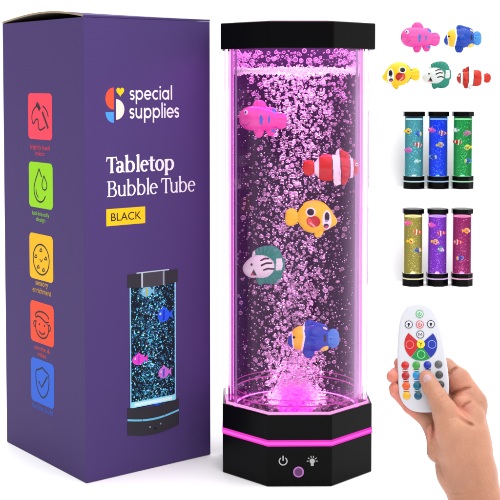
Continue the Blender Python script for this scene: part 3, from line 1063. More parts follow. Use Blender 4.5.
FISH['green'] = ((263, 265), P_green, [
    ('body', [((260.4, 266, 0), (14.4, 11.8, 9)), ((249.5, 268.8, 0), (6.4, 5.4, 5)), ((252, 272, 0), (5, 4.4, 4.6))], 5),
    ('dorsal_fin', [((265, 256.5, 0), (13.2, 10.4, 4.2)), ((273, 258, 0), (7.6, 9.6, 3.6))], 4),
    ('belly_fin', [((270, 275, 0), (10.4, 9.4, 4)), ((275.6, 273.4, 0), (6.4, 8.4, 3.4)), ((260.4, 278.6, 0), (4, 7, 2.8))], 2),
    ('tail_fin', [((280.3, 261, 0), (4.4, 5, 2.6)), ((280.3, 268, 0), (4.4, 5, 2.6)), ((275.5, 264.5, 0), (4.6, 3.4, 3))], 3)])
FISH['blue'] = ((312, 339), P_blue, [
    ('body', [((313, 337.6, 0), (14.8, 14, 9)), ((299, 338.3, 0), (8.8, 11.6, 8)), ((291.8, 342, 0), (3.8, 4.4, 4.2)), ((324.5, 338.2, 0), (6, 6, 4.4))], 5),
    ('tail_fin', [((333.4, 333.8, 0), (5.2, 5.4, 2.6)), ((333.8, 342.6, 0), (5.2, 5.6, 2.6)), ((328.8, 338.3, 0), (4.6, 4, 3))], 4),
    ('dorsal_fin', [((309.5, 326, 0), (6.6, 6.2, 3)), ((319, 327.6, 0), (6.4, 5, 2.8)), ((324, 329.6, 0), (4, 3.4, 2.4))], 3),
    ('belly_fin', [((308.8, 351.6, 0), (5.8, 7, 3)), ((323.4, 346.8, 0), (6.2, 4.4, 2.8))], 2),
    ('side_fin', [((311.5, 340, -8), (6.2, 6, 2.2)), ((311.5, 340, 8), (6.2, 6, 2.2))], 1)])


def fish_parts(kind, h):
    (cx, cy_), paint, parts = FISH[kind]
    out = []
    for name, es, k in parts:
        c = np.array([e[0] for e in es]); r = np.array([e[1] for e in es])
        lo = (c - r).min(0) - 2.2 * h; hi = (c + r).max(0) + 2.2 * h

        def fn(X, Y, Z):
            d = None
            for e in es:
                v = ell(X, Y, Z, *e)
                d = v if d is None else smin(d, v, k)
            if name.endswith('fin') and name != 'side_fin':        # moulded fin rays
                d = d + .3 * np.sin(26 * np.arctan2(Y - cy_, X - cx)) * np.clip((np.abs(Z) - .3) / 1.8, 0, 1)
            return d
        V, Q = nets(fn, lo, hi, h)
        cols = np.clip(paint(V[:, 0], V[:, 1], V[:, 2]), 0, 1) * .78
        # photo (x right, y down, z away) -> local (x right, y away, z up)
        W = np.c_[V[:, 0] - cx, V[:, 2], -(V[:, 1] - cy_)]
        out.append((name, W, Q, cols))
    return out


FULL = {k_: fish_parts(k_, .5) for k_ in FISH}
TINY = {k_: fish_parts(k_, 1.6) for k_ in FISH}


def make_fish(kind, label, loc, sc, rotz=0, roll=0, group=None):
    t = thing('toy_fish', label, 'toy fish', loc, rotz, group)
    t.rotation_euler = (0, roll, rotz)
    for name, W, Q, cols in FULL[kind]:
        mk_fast(name, W * sc, Q, M['paint'], t, cols=cols)
    return t


TINY_MESH = {}


def tiny_fish(kind, label, loc, sc, flip, group):
    if kind not in TINY_MESH:
        VV, QQ, CC, o_ = [], [], [], 0
        for name, W, Q, cols in TINY[kind]:
            VV.append(W); QQ.append(Q + o_); CC.append(cols); o_ += len(W)
        ob = mk_fast('toy_fish', np.vstack(VV), np.vstack(QQ), M['paint'], cols=np.vstack(CC))
        TINY_MESH[kind] = ob.data
    else:
        ob = link(bpy.data.objects.new('toy_fish', TINY_MESH[kind]))
    ob.location = Vector(loc) * S
    ob.scale = (sc, sc, sc)
    ob.rotation_euler = (0, rng.uniform(-.2, .2), math.pi if flip else 0)
    return tag(ob, label, 'toy fish', group)


FY = TYC - 30
fscale = FY / F * (1 / math.cos(TH)) * 1.0
inlamp = {'pink': 'pink toy fish with blue stripes, highest in the big pink lamp',
          'clown': 'orange and white clownfish toy floating in the big pink lamp, nose against its right wall',
          'yellow': 'yellow toy fish with red cheek, mid height in the big pink lamp',
          'green': 'teal and white toy fish with three black stripes, left side of the big pink lamp',
          'blue': 'blue toy fish with yellow face, lowest in the big pink lamp'}
fish_mask = []
for kd, lab in inlamp.items():
    c = FISH[kd][0]
    yy = FY if kd != 'clown' else TYC - 26
    P_ = hit_y(c[0], c[1], yy)
    make_fish(kd, lab, P_, fscale * (.985 if kd == 'clown' else 1), group='toy fish floating in the big pink lamp')
    fish_mask.append((P_.x - TX, P_.z, 25 if kd in ('clown',) else 20, 17))

# ------------------------------------------------------------------ bubbles of the big lamp
m_bub = bubble_material('bubble_skin', (1, .62, .95))
def column(n, rmin, rmax, spread, zlo_, zhi_, power=1.0):
    z = zlo_ + (zhi_ - zlo_) * rng.random(n) ** power
    f = (z - zlo_) / (zhi_ - zlo_)
    ctr = 3 + -9 * np.sin(f * 5.5) * .6 - 4 * (f > .4) * (f < .7)
    x = ctr + rng.normal(0, 1, n) * (spread * (.55 + .6 * np.minimum(f * 2, 1)))
    y = rng.normal(6, 20, n)
    r = rmin + (rmax - rmin) * rng.beta(1.3, 4.5, n)
    rad = np.hypot(x, y)
    ok = rad < 58
    return np.c_[x, y, z][ok], r[ok]
def clear_of_fish(P, R):
    ok = np.ones(len(P), bool)
    for fx, fz, rx, rz in fish_mask:
        ok &= ~((((P[:, 0] - fx) / (rx + 1)) ** 2 + ((P[:, 2] - fz) / (rz + 1)) ** 2 < 1) & (P[:, 1] < -12))
    return P[ok], R[ok]
P1, R1 = column(2700, .5, 2.9, 21, Z1 + 2, ZW - 1, 1.25)
P2, R2 = column(460, .5, 3.2, 34, Z1 + 14, ZW - 2, 1.0)
P2[:, 1] = -rng.random(len(P2)) * 40
P3, R3 = column(900, .7, 2.7, 17, Z1 + 1, Z1 + 52, 1.9)
P4, R4 = column(380, .7, 3.2, 28, ZW - 70, ZW - 1, .6)
n = 900
Pf, Rf = 59 * np.sqrt(rng.random(900)), rng.random(900) * 2 * math.pi
P6 = np.c_[Pf * np.cos(Rf), Pf * np.sin(Rf), Z1 - 12 + rng.exponential(7, 900)]; R6 = .35 + 1.1 * rng.random(900) ** 2
dv = rng.normal(0, 1, (n, 3)); dv[:, 2] = np.abs(dv[:, 2]); dv /= np.linalg.norm(dv, axis=1)[:, None]
P5 = dv * (17 + 9 * rng.random(n) ** 1.5)[:, None] * np.array([1.15, 1, 1.0]) + np.array([0, 0, Z1 - 10]); R5 = .7 + 1.9 * rng.beta(1.3, 3.5, n)
P = np.vstack([P1, P2, P3, P4, P5, P6]); R = np.r_[R1, R2, R3, R4, R5, R6]
P, R = clear_of_fish(P, R)
ok = np.hypot(P[:, 0], P[:, 1]) + R < 59.8
P, R = P[ok], R[ok]
order = np.argsort(-R)
big = order[:100]
V3, F3 = ICO[3]
for i in big:
    mk_fast('bubble', V3 * R[i] * np.array([1.06, 1, .94]) + P[i], F3, m_bub, lamp)
rest = order[100:]
V, Fc = spheres(P[rest], R[rest][:, None], 2)
tag(mk_fast('small_bubbles', V, Fc, m_bub, lamp), kind='stuff')
# fine specks all through the water
n = 2600
rad = 58.5 * np.sqrt(rng.random(n)); a = rng.random(n) * 2 * math.pi
P = np.c_[rad * np.cos(a), rad * np.sin(a), Z1 + 5 + (ZW - Z1 - 6) * rng.random(n)]
P, R = clear_of_fish(P, .22 + .5 * rng.random(n) ** 3)
V, Fc = spheres(P, R[:, None], 1)
m_speck = mat('bubble_speck', (.85, .62, .82), .25, .6)
tag(mk_fast('bubble_specks', V, Fc, m_speck, lamp), kind='stuff')
# foam at the water line and spray on the wall above it
n = 7000
a = rng.random(n) * 2 * math.pi; rad = np.where(rng.random(n) < .6, 59.2 - 2.0 * rng.random(n), 59 * np.sqrt(rng.random(n)))
P = np.c_[rad * np.cos(a), rad * np.sin(a), ZW + rng.normal(0, 1.25, n) * (1 + .5 * np.sin(a * 7) * np.sin(a * 3)) + 1.2 * np.sin(a * 9) * rng.random(n)]
R = .3 + .8 * rng.random(n) ** 2
V, Fc = spheres(P, R[:, None], 1)
m_foam = mat('foam', (.96, .88, .95), .4, .4)
tag(mk_fast('foam', V, Fc, m_foam, lamp), kind='stuff')
n = 420
a = math.pi + math.pi * rng.random(n)
P = np.c_[58.5 * np.cos(a), 58.5 * np.sin(a), ZW + 2 + (ZB - ZW - 3) * rng.random(n)]
R = .4 + 1.9 * rng.random(n) ** 2.2
V, Fc = spheres(P, R[:, None], 2)
tag(mk_fast('spray_drops', V, Fc, m_bub, lamp), kind='stuff')

# ------------------------------------------------------------------ six small lamps on the added riser steps
minis = [
    ('teal', 413.6, 188.3, rowA, (.045, .24, .28), (.45, .9, 1.0)),
    ('blue', 437.8, 188.3, rowA, (.004, .03, .66), (.10, .45, 1.0)),
    ('green', 462.4, 188.3, rowA, (.008, .22, .05), (.20, .95, .40)),
    ('yellow', 412.7, 285.2, rowB, (.25, .215, .04), (1.0, .88, .35)),
    ('purple', 437.0, 285.2, rowB, (.16, .02, .40), (.70, .30, 1.0)),
    ('magenta', 461.6, 285.2, rowB, (.22, .010, .10), (1.0, .22, .60))]
MINI = {}
sz = {}
for nm, px, py, D, wc, lc in minis:
    q = D / F
    W = 20.4 * q
    H = 76.7 * q
    base = at(px, py, D)
    base.z = pA.z if D == rowA else pB.z
    k = W / 140.13
    dia = 2 * 57 * k * S
    ms = dict(strip=emis(nm + '_strip', tuple(.35 + .65 * c for c in lc), .8),
              outer=clear(nm + '_outer_acrylic', tuple(.94 + .06 * c for c in lc), (1, 1, 1), f0=.003, f1=.5, rough=.05, vol=lc, vs=.04 / (2 * 2 * k * S) * .1),
              inner=clear(nm + '_inner_acrylic', tuple(.93 + .07 * c for c in lc), lc, f0=.003, f1=.5, rough=.1, vol=lc, vs=.15 / (10 * k * S) * .12),
              water=clear(nm + '_lit_water', (1, 1, 1), lc, f0=0, f1=.1, rough=.1, vol=wc, vs=1.3 / dia),
              led_low=emis(nm + '_led', lc, 3.0), led_top=emis(nm + '_led_top', lc, 3.0),
              lip=emis(nm + '_lip', tuple(.25 + .75 * c for c in lc), 1.0),
              liner=mat(nm + '_liner', (.02, .02, .025), .6, .1))
    where = 'left' if px < 420 else ('middle' if px < 450 else 'right')
    lab = {'teal': 'small lamp glowing teal, left end of the upper row of small lamps',
           'blue': 'small lamp glowing deep blue, middle of the upper row of small lamps',
           'green': 'small lamp glowing green, right end of the upper row of small lamps',
           'yellow': 'small lamp glowing olive yellow, left end of the lower row of small lamps',
           'purple': 'small lamp glowing violet, middle of the lower row of small lamps',
           'magenta': 'small lamp glowing dark magenta, right end of the lower row above the remote'}[nm]
    zt_, zb_, z1_, z2_ = H, H * .94, H * .165, H * .097
    t, k, ri, zw, zlo = build_lamp(lab, 'small coloured bubble lamps in two rows', base, 0.0, W, zt_, zb_, z1_, z2_, None, None, 0, 0, 0, ms, False)
    # bright line at the water's top, bubble column: light put in as emission
    V, Fc = lathe([(50 * k, zb_ - H * .045), (57 * k, zb_ - H * .045), (57 * k, zb_ - H * .03), (50 * k, zb_ - H * .03)], 40, closed_prof=True)
    mk('painted_glow_ring', V, Fc, ms['lip'], t)
    n = 420
    z = z1_ + (zb_ - z1_ - 6) * rng.random(n) ** 1.5
    x = rng.normal(0, 1, n) * W * .15; y = -np.abs(rng.normal(0, 1, n)) * W * .15
    ok = np.hypot(x, y) < 54 * k
    P = np.c_[x, y, z][ok]
    V, Fc = spheres(P, (.15 + .4 * rng.random(len(P)) ** 2)[:, None], 1)
    tag(mk_fast('small_bubbles', V, Fc, emis(nm + '_emissive_bubbles', tuple(.15 + .85 * c for c in lc), .75), t), kind='stuff')
    MINI[nm] = (base, W, k)

G = 'tiny toy fish inside the small lamps'
tiny = [('teal', [('yellow', 408, 130.9, 'tiny yellow fish, top left in the small teal lamp'), ('blue', 418.2, 134, 'tiny blue and white fish, upper right in the small teal lamp'),
                  ('clown', 417.5, 144.7, 'tiny red clownfish in the small teal lamp'), ('pink', 408.6, 150, 'tiny pink fish, left side of the small teal lamp'),
                  ('green', 417.4, 161, 'tiny pale fish, lowest in the small teal lamp')]),
        ('blue', [('pink', 431.8, 130, 'tiny pink fish, top left in the small blue lamp'), ('clown', 442.6, 133, 'tiny red clownfish, right side of the small blue lamp'),
                  ('yellow', 440, 144.7, 'tiny yellow fish, middle of the small blue lamp'), ('blue', 433.4, 157, 'tiny fish lowest in the small blue lamp')]),
        ('green', [('green', 456.2, 130, 'tiny pale fish, top left in the small green lamp'), ('pink', 467.2, 133, 'tiny pink fish, upper right in the small green lamp'),
                   ('clown', 457.6, 142, 'tiny red clownfish, left side of the small green lamp'), ('yellow', 467.6, 147.2, 'tiny yellow fish, right side of the small green lamp'),
                   ('blue', 467.6, 161, 'tiny fish lowest in the small green lamp')]),
        ('yellow', [('pink', 407.6, 223, 'tiny pink fish, top left in the small yellow lamp'), ('clown', 417.3, 232, 'tiny red clownfish, right side of the small yellow lamp'),
                    ('yellow', 410.7, 241, 'tiny orange yellow fish, middle of the small yellow lamp'), ('blue', 417.8, 250.4, 'tiny blue fish lowest in the small yellow lamp')]),
        ('purple', [('pink', 431.4, 225, 'tiny pink fish, top left in the small violet lamp'), ('clown', 441.4, 233, 'tiny red clownfish, right side of the small violet lamp'),
                    ('yellow', 435, 241.6, 'tiny yellow fish, middle of the small violet lamp'), ('green', 441, 249.4, 'tiny pale fish lowest in the small violet lamp')]),
        ('magenta', [('yellow', 466.2, 230.5, 'tiny yellow fish, highest in the small magenta lamp'), ('clown', 458.2, 242, 'tiny red clownfish, left side of the small magenta lamp'),
                     ('blue', 459.6, 258.2, 'tiny blue and white fish lowest in the small magenta lamp')])]
for nm, fl in tiny:
    base, W, k = MINI[nm]
    for i, (kd, px, py, lab) in enumerate(fl):
        P_ = hit_y(px, py, base.y - W * .24)
        tiny_fish(kd, lab, P_, .165 * (base.y / F), i % 2 == 1, G)

# ------------------------------------------------------------------ five loose toy fish on the upper steps
loose = [('pink', 418.6, 39.5, 36.7 / 45, 'pink toy fish with blue stripes, left one of the two on the topmost step', False, rowF2),
         ('blue', 461.5, 40, 35.5 / 49, 'blue toy fish with yellow face, right one of the two on the topmost step', False, rowF2),
         ('yellow', 400.4, 74.0, 36.5 / 51, 'yellow toy fish with red cheek, left end of the row of three loose fish', True, rowF1),
         ('green', 436.2, 75, 27.5 / 40, 'teal and white striped toy fish between the loose yellow fish and clownfish', False, rowF1),
         ('clown', 473.6, 73.5, 34.5 / 58, 'orange and white clownfish toy, right end of the row of three loose fish', True, rowF1)]
for kd, px, py, rel, lab, flip, D in loose:
    sc = rel * D / F
    P_ = at(px, py, D)
    zmin = min(W[:, 2].min() for _, W, _, _ in FULL[kd])
    P_.z = (pF2.z if D == rowF2 else pF1.z) - zmin * sc
    make_fish(kd, lab, P_, sc, rotz=math.pi if flip else 0, group='loose toy fish on the upper steps')

# ------------------------------------------------------------------ hand and remote: shared frame facing the camera
HD = 880
HO = at(424, 390, HD)
hz = (CAM - HO).normalized()
hx = Vector((0, 0, 1)).cross(hz).normalized()
hy = hz.cross(hx)
hs = HD / F * .985
HM = Matrix((hx, hy, hz)).transposed()


def hframe(name, label, cat, org):
    o = link(bpy.data.objects.new(name, None))
    o.empty_display_size = .01
    o.location = (HO + HM @ Vector(org)) * S
    o.rotation_euler = HM.to_euler()
    return tag(o, label, cat)


def hp(V):
    V = np.asarray(V, float)
    return np.c_[(V[:, 0] - 424) * hs, -(V[:, 1] - 390) * hs, V[:, 2] * hs]


remote = hframe('remote_control', 'white remote control with coloured round buttons, held in the hand', 'remote control', (0, 0, 0))


def catmull(pts, n=6):
    P = np.array(pts, float); m_ = len(P); out = []
    for i in range(m_):
        p0, p1, p2, p3 = P[i - 1], P[i], P[(i + 1) % m_], P[(i + 2) % m_]
        for j in range(n):
            t_ = j / n
            out.append(.5 * ((2 * p1) + (-p0 + p2) * t_ + (2 * p0 - 5 * p1 + 4 * p2 - p3) * t_ ** 2 + (-p0 + 3 * p1 - 3 * p2 + p3) * t_ ** 3))
    return np.array(out)


out = catmull([(419.4, 302.6), (408.6, 304.8), (402.6, 312), (399, 321.4), (397.4, 336), (396.8, 352), (397.1, 372), (398.4, 391), (401.4, 401), (406.6, 407.4), (413.5, 411.4), (424, 412.4),
               (434, 411.2), (442, 407.2), (447, 399.6), (449.2, 388), (448.2, 372), (445.2, 352), (442.6, 338), (440, 326.5), (436.4, 315), (429.8, 306)])
ctr = np.array([423, 358.])
prof = [(.955, -7), (.985, -6.3), (1, -4.6), (1, -2.4), (.985, -.9), (.955, -.25), (.90, 0)]
V, Fc = [], []
n = len(out)
for k_, zz in prof:
    # inset by a constant distance rather than by scale
    nrm = np.roll(out, -1, 0) - np.roll(out, 1, 0)
    nrm = np.c_[-nrm[:, 1], nrm[:, 0]]; nrm /= np.linalg.norm(nrm, axis=1)[:, None]
    sgn = np.sign(((ctr - out) * nrm).sum(1))[:, None]
    V += np.c_[out + nrm * sgn * (1 - k_) * 26, np.full(n, zz)].tolist()
for a in range(len(prof) - 1):
    for i in range(n):
        j = (i + 1) % n
        Fc.append((a * n + i, a * n + j, (a + 1) * n + j, (a + 1) * n + i))
Fc += [list(range(n))[::-1], list(range((len(prof) - 1) * n, len(prof) * n))]
Fc = [f[::-1] for f in Fc]
mk('body', hp(V), Fc, M['white_plastic'], remote, smooth=True)

BM = {}
def bmat(col):
    if col not in BM: BM[col] = mat('button_%d_%d_%d' % col, tuple(.8 * q for q in srgb(*col)), .3, .45, coat=.2)
    return BM[col]
def hdisc(name, x, y, r, col, parent, h_=.9, z0=0.02, ring=None):
    pf = [(.01, z0 + h_), (r * .75, z0 + h_ * .97), (r * .93, z0 + h_ * .7), (r, z0 + h_ * .2), (r, z0 - .1)]
    if ring: pf = [(ring, z0), (ring, z0 + h_), (r, z0 + h_), (r, z0)]
    V, Fc = lathe(pf, 32, closed_prof=bool(ring))
    V = np.array(V); V[:, 0] += x; V[:, 1] += y
    return mk(name, hp(V), Fc, bmat(col) if isinstance(col, tuple) else col, parent)
HFR = ((0, 0, 0), (1, 0, 0), (0, 1, 0), (0, 0, 1))
class HPrint(Print):
    def build(s, name, parent, m=None):
        s.V = [tuple(v) for v in s.V]
        V = np.array(s.V)
        return mk(name, hp(V), [f[::-1] for f in s.F], m or M['print'], parent, smooth=False, cols=np.array(s.C))
def ringbtn(name, x, y, col, fill, glyph):
    b_ = hdisc(name, x, y, 4.1, fill, remote, h_=.55)
    p = HPrint(lift=.6, step=.01)
    c = srgb(*col)
    p.arc(x, y, 3.7, 3.7, 0, 360, .62, c)
    glyph(p, x, y, c)
    p.build('symbol', b_)
def g_power(p, x, y, c):
    p.arc(x, y + .2, 1.7, 1.7, -50, 230, .8, c); p.box(x - .4, y - 2.2, x + .4, y + .6, c)
def g_bulb(p, x, y, c):
    p.disc(x, y - .3, 1.3, c, n=14); p.box(x - .6, y + .5, x + .6, y + 2.2, c)
def g_bulb_rays(p, x, y, c):
    g_bulb(p, x, y, c); p.line([(x - 2.3, y - .3), (x - 1.7, y - .3)], .5, c); p.line([(x + 1.7, y - .3), (x + 2.3, y - .3)], .5, c)
def g_none(p, x, y, c): pass
WB = (214, 214, 222)
ringbtn('power_on_button', 419, 313.6, (20, 160, 70), WB, g_power)
ringbtn('power_off_button', 419.3, 324.3, (205, 30, 34), WB, g_power)
ringbtn('dimmer_button', 408, 324.6, (40, 40, 46), WB, g_bulb)
ringbtn('brighter_button', 430.5, 323.6, (40, 40, 46), WB, g_bulb_rays)
def g_letter(txt):
    def g(p, x, y, c):
        w = .55
        if txt == 'M':
            p.line([(x - 1.6, y + 1.5), (x - 1.6, y - 1.5)], w, c); p.line([(x + 1.6, y + 1.5), (x + 1.6, y - 1.5)], w, c)
            p.line([(x - 1.6, y - 1.5), (x, y + .8)], w, c); p.line([(x, y + .8), (x + 1.6, y - 1.5)], w, c)
        else:
            p.line([(x - 1.4, y - 1.9), (x, y)], w, c); p.line([(x + 1.4, y - 1.9), (x, y)], w, c); p.line([(x, y), (x, y + 2)], w, c)
    return g
ringbtn('mode_button', 419.8, 334.4, (60, 60, 66), WB, g_letter('M'))
def wedge(name, a0, a1, col, inner, cxy):
    cx0, cy0, R_ = 420.4, 344.2, 16.6
    A = np.radians(np.linspace(a0, a1, 18))
    pts = [(cx0 + R_ * math.cos(a), cy0 - R_ * math.sin(a)) for a in A] + [(cx0 + 4.2 * math.cos(a), cy0 - 4.2 * math.sin(a)) for a in A[::-1]]
    m_ = len(pts)
    V = [(x, y, -.1) for x, y in pts] + [(x, y, .5) for x, y in pts]
    Fc = [list(range(m_)), list(range(m_, 2 * m_))[::-1]] + [[i, m_ + i, m_ + (i + 1) % m_, (i + 1) % m_] for i in range(m_)]
    b_ = mk(name, hp(V), Fc, bmat(col), remote, smooth=False)
    p = HPrint(lift=.55, step=.01)
    p.arc(*cxy, 3.9, 3.9, 0, 360, .65, srgb(*inner))
    p.build('ring', b_)
wedge('red_pad', 139, 233, (196, 22, 28), (240, 120, 120), (409.3, 345))
wedge('green_pad', 235, 305, (16, 140, 62), (130, 215, 150), (420.9, 354.6))
wedge('blue_pad', 307, 403, (18, 40, 160), (120, 150, 235), (431.7, 344))
ringbtn('yellow_button', 420.5, 344.2, (250, 214, 40), (250, 214, 40), lambda p, x, y, c: g_letter('Y')(p, x, y, (.02, .02, .02)))
grid = [((404.8, 366), (200, 28, 26)), ((405.3, 376.4), (178, 24, 30)), ((406, 386.4), (228, 92, 34)), ((406.6, 396.2), (232, 178, 28)),
        ((416, 365.6), (62, 158, 62)), ((416.4, 375.6), (34, 142, 208)), ((417, 386), (0, 112, 140)), ((418, 396), (0, 92, 124)),
        ((427.3, 364.9), (16, 42, 170)), ((428, 375), (60, 60, 130)), ((429, 385.2), (110, 60, 150)), ((430, 395.4), (150, 50, 140)),
        ((438.4, 364), (96, 96, 98)), ((439.2, 374.2), (70, 70, 74)), ((440.6, 384), (58, 58, 62))]
for (x, y), c in grid: hdisc('colour_button' if x < 435 else 'speed_button', x, y, 3.95, c, remote, h_=1.1)
for (a, c), (b, c2) in zip(grid[:-1], grid[1:]):
    if b[1] > a[1] and a[0] < 436:
        p = HPrint(lift=.05, step=.01)
        cc = srgb(*c)
        x, y = (a[0] + b[0]) / 2, (a[1] + b[1]) / 2
        p.box(x - 3.0, y - 1.1, x + 3.0, y + 1.1, tuple(.35 * q for q in cc)); p.box(x - 3.0, y - .45, x + 3.0, y + .45, tuple(min(1, .5 + .5 * q) for q in cc))
        p.build('printed_link', remote)

# ---- the hand
def hand_sdf(X, Y, Z):
    C = lambda a, b, ra, rb: cap(X, Y, Z, a, b, ra, rb)
    # forearm and wrist: two strands give a flattened section
    arm = smin(C((466, 440, -17), (475, 470, -17), 22.5, 21.5), C((475, 470, -17), (481, 500, -16), 21.5, 21.5), 6)
    arm = smin(arm, C((481, 500, -16), (494, 528, -8), 21.5, 23), 8)
    arm = smin(arm, C((494, 528, -8), (520, 552, 34), 23, 26), 10)
    arm = smin(arm, smin(C((453, 446, -15), (459, 470, -16), 20.5, 21), C((459, 470, -16), (474, 500, -16), 21, 21), 6), 10)
    arm = smin(arm, C((474, 500, -16), (486, 530, -8), 21, 22.5), 8)
    arm = smin(arm, C((486, 530, -8), (512, 556, 34), 22.5, 25), 10)
    # palm behind the remote
    palm = smin(C((470, 408, -27), (468, 440, -18), 17, 21.5), C((450, 402, -33), (455, 440, -20), 16, 19), 12)
    palm = smin(palm, C((434, 400, -33), (446, 436, -20), 13, 16), 10)
    palm = smin(palm, C((425, 418, -20), (441, 436, -17), 7.5, 13), 6)
    body = smin(arm, palm, 12)
    # heel of the palm, left of the thumb
    body = smin(body, C((432.6, 429, -7.5), (439, 450, -9), 6.6, 12), 2.2)
    # index finger: base, bend, then behind the remote
    ix = smin(C((472, 402, -23), (457.5, 379.5, -24), 16.6, 14), C((457.5, 379.5, -24), (446, 367, -29), 14, 10), 3)
    ix = smin(ix, C((446, 367, -29), (416, 361, -30), 10, 8), 4)
    ix = smin(ix, C((416, 361, -30), (398.5, 363.6, -15), 8, 5.6), 4)
    d = smin(body, ix, 5)
    # ball between index and thumb
    d = smin(d, C((463, 404, -10), (472, 414, -10), 11.5, 13), 2.4)
    # middle, ring, little finger round the left edge
    md = smin(C((450, 388, -38), (412, 374.5, -30), 11, 8.6), C((412, 374.5, -30), (396.4, 376, -14), 8.6, 7.3), 4)
    md = smin(md, C((396.4, 376, -14), (392.4, 377.6, -3.5), 7.3, 6.4), 4)
    d = smin(d, md, 2.0)
    rg = smin(C((442, 404, -36), (412, 397, -26), 11, 8.6), C((412, 397, -26), (397.2, 391, -13), 8.6, 7.4), 4)
    rg = smin(rg, C((397.2, 391, -13), (394.6, 389.6, -6), 7.4, 6.2), 4)
    rg = smin(rg, C((397.2, 393, -14), (410, 407.2, -16.5), 7.2, 7.4), 3)
    d = smin(d, rg, 1.6)
    d = smin(d, C((410, 407.2, -16.5), (427, 419, -19), 7.2, 8.8), 1.6)
    # thumb over the face of the remote
    th_ = smin(C((427.2, 379.2, 8.4), (431.5, 387.5, 10.2), 7.5, 8.6), C((431.5, 387.5, 10.2), (438, 397.5, 13), 8.6, 9.6), 3)
    th_ = smin(th_, C((438, 397.5, 13), (444.6, 410, 11.5), 9.4, 11.8), 4)
    th_ = smin(th_, C((444.6, 410, 11.5), (451.5, 425, 6), 11.8, 15.8), 5)
    th_ = smin(th_, C((451.5, 425, 6), (457, 446, -4), 15.8, 19.5), 8)
    th_ = smin(th_, ell(X, Y, Z, (425.6, 376.6, 6.2), (6.2, 6.0, 5.8)), 3)
    d = smin(d, th_, 4.5)
    # tendon toward the wrist
    d = smin(d, C((452, 428, 8.5), (462, 462, 1.5), 9, 6), 16)
    d = smin(d, C((474, 430, -1), (487, 490, 2), 8, 7), 18)
    # skin folds
    def fold(pts, depth, w, zmin=-40, zmax=60):
        dd = None
        for (x0, y0), (x1, y1) in zip(pts[:-1], pts[1:]):
            dx, dy = x1 - x0, y1 - y0
            t_ = np.clip(((X - x0) * dx + (Y - y0) * dy) / (dx * dx + dy * dy), 0, 1)
            q = np.hypot(X - x0 - t_ * dx, Y - y0 - t_ * dy)
            dd = q if dd is None else np.minimum(dd, q)
        (xa, ya), (xb, yb) = pts[0], pts[-1]
        xm, ym, hl = (xa + xb) / 2, (ya + yb) / 2, math.hypot(xb - xa, yb - ya) / 2 + .5
        g = 1.5 * depth * np.exp(-(dd / (1.05 * w)) ** 2) * np.clip(1.25 - (np.hypot(X - xm, Y - ym) / hl) ** 2, 0, 1)
        return g * ((Z > zmin) & (Z < zmax))
    d = d + fold([(448, 375), (452, 370), (457.5, 366)], 2.2, 1.3, -30) + fold([(450, 395), (456, 391), (465, 387.2), (471, 386)], 2.6, 1.4, -30)
    d = d + fold([(461, 407), (465.5, 402.6), (472, 399.6)], 1.8, 1.1, -30) + fold([(456, 414), (461, 417.5), (468, 421), (474, 424)], 1.8, 1.8, -10)
    d = d + fold([(433.2, 419), (434, 428), (432.6, 437), (430.5, 443)], 1.5, 1.2, -16) + fold([(436, 452), (441, 466), (446, 477)], .8, 1.6, -12)
    for off in (0, 2.6, 5.0):
        d = d + fold([(432.5 + off * .55, 396 - .6 + off * .9), (437 + off * .55, 394 + off * .8), (441.5 + off * .5, 391 + off * .8)], .75, .8, 8)
    d = d + fold([(449, 417), (453, 415.5), (457, 414.5)], .35, 1.0, 5)
    d = d + fold([(443, 487), (452, 489.5), (463, 488)], .5, 1.2, -5) + fold([(447, 492), (458, 494), (470, 491)], .35, 1.0, -5)
    return d


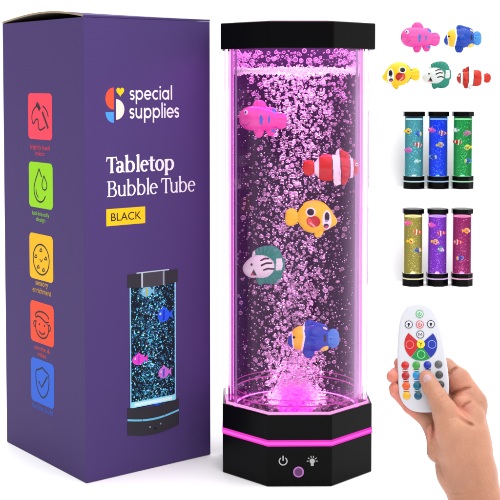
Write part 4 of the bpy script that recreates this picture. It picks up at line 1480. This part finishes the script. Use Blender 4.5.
V, Q = nets(hand_sdf, (376, 346, -64), (556, 590, 66), 1.0)
keep = None
x, y, z = V.T
base_c = np.array([.40, .182, .108])
cols = np.tile(base_c, (len(V), 1))
def blend(w, c):
    global cols
    w = np.clip(w, 0, 1)[:, None]
    cols = cols * (1 - w) + np.array(c) * w
g3 = lambda cx, cy_, r: np.exp(-(((x - cx) ** 2 + (y - cy_) ** 2) / r ** 2))
blend(np.clip((424 - x) / 14, 0, 1) * np.clip((436 - y) / 20, 0, 1) * .9, (.56, .17, .12))   # ruddy fingers
blend(g3(455, 385, 16) * (z < -2) * .55, (.46, .15, .10))
blend(g3(464, 407, 9) * .55, (.48, .14, .10))
blend(g3(430, 432, 9) * .6, (.56, .20, .145))
blend(g3(437, 394, 5) * .45 * (z > 5), (.50, .23, .14))
blend(g3(453, 423, 8) * .35, (.52, .27, .16))
nz = np.sin(x * .9 + 2 * np.sin(y * .5)) * np.sin(y * 1.1 + z * .7 + 1.5 * np.sin(x * .37))
cols *= (1 + .035 * nz)[:, None]
skin = mat('skin', rough=.42, spec=.45, attr=True, bump=.35, bscale=700, vary=.3, vscale=70, sss=.14, sss_r=(1, .35, .2), sss_s=.0035)
nt = skin.node_tree                    # fine crossing skin lines over the pores
vo = nt.nodes.new('ShaderNodeTexVoronoi'); vo.feature = 'DISTANCE_TO_EDGE'; vo.inputs['Scale'].default_value = 520
tcn = [n_ for n_ in nt.nodes if n_.type == 'TEX_COORD'][0]
nt.links.new(tcn.outputs['Object'], vo.inputs['Vector'])
bpn = [n_ for n_ in nt.nodes if n_.type == 'BUMP'][0]
b2 = nt.nodes.new('ShaderNodeBump'); b2.inputs['Strength'].default_value = .3; b2.inputs['Distance'].default_value = .0004
nt.links.new(vo.outputs['Distance'], b2.inputs['Height']); nt.links.new(bpn.outputs[0], b2.inputs['Normal'])
nt.links.new(b2.outputs[0], nt.nodes['Principled BSDF'].inputs['Normal'])
hand = mk_fast('hand', hp(V), Q, skin, None, cols=cols)
hand.location = HO * S
hand.rotation_euler = HM.to_euler()
tag(hand, 'bare right hand and wrist reaching in at lower right, thumb pressing the white remote', 'hand')
# thumbnail
V, Fc = lathe([(.01, 1.0), (.5, .92), (.8, .66), (.97, .2), (1, -.3)], 28)
V = np.array(V)
ax = np.array([431 - 427.2, 388 - 379.2, 1.2]); ax = ax / np.linalg.norm(ax)
zx = np.array([-.10, -.32, .94]); zx -= ax * (ax @ zx); zx /= np.linalg.norm(zx)
sx_ = np.cross(ax, zx)
W = np.array([427.4, 379.2, 15.3]) + V[:, :1] * 4.4 * sx_ + V[:, 1:2] * 4.9 * ax + V[:, 2:3] * 1.5 * zx
mk('thumbnail', hp(W), Fc, mat('nail', (.42, .25, .28), .25, .5, coat=.3), hand)
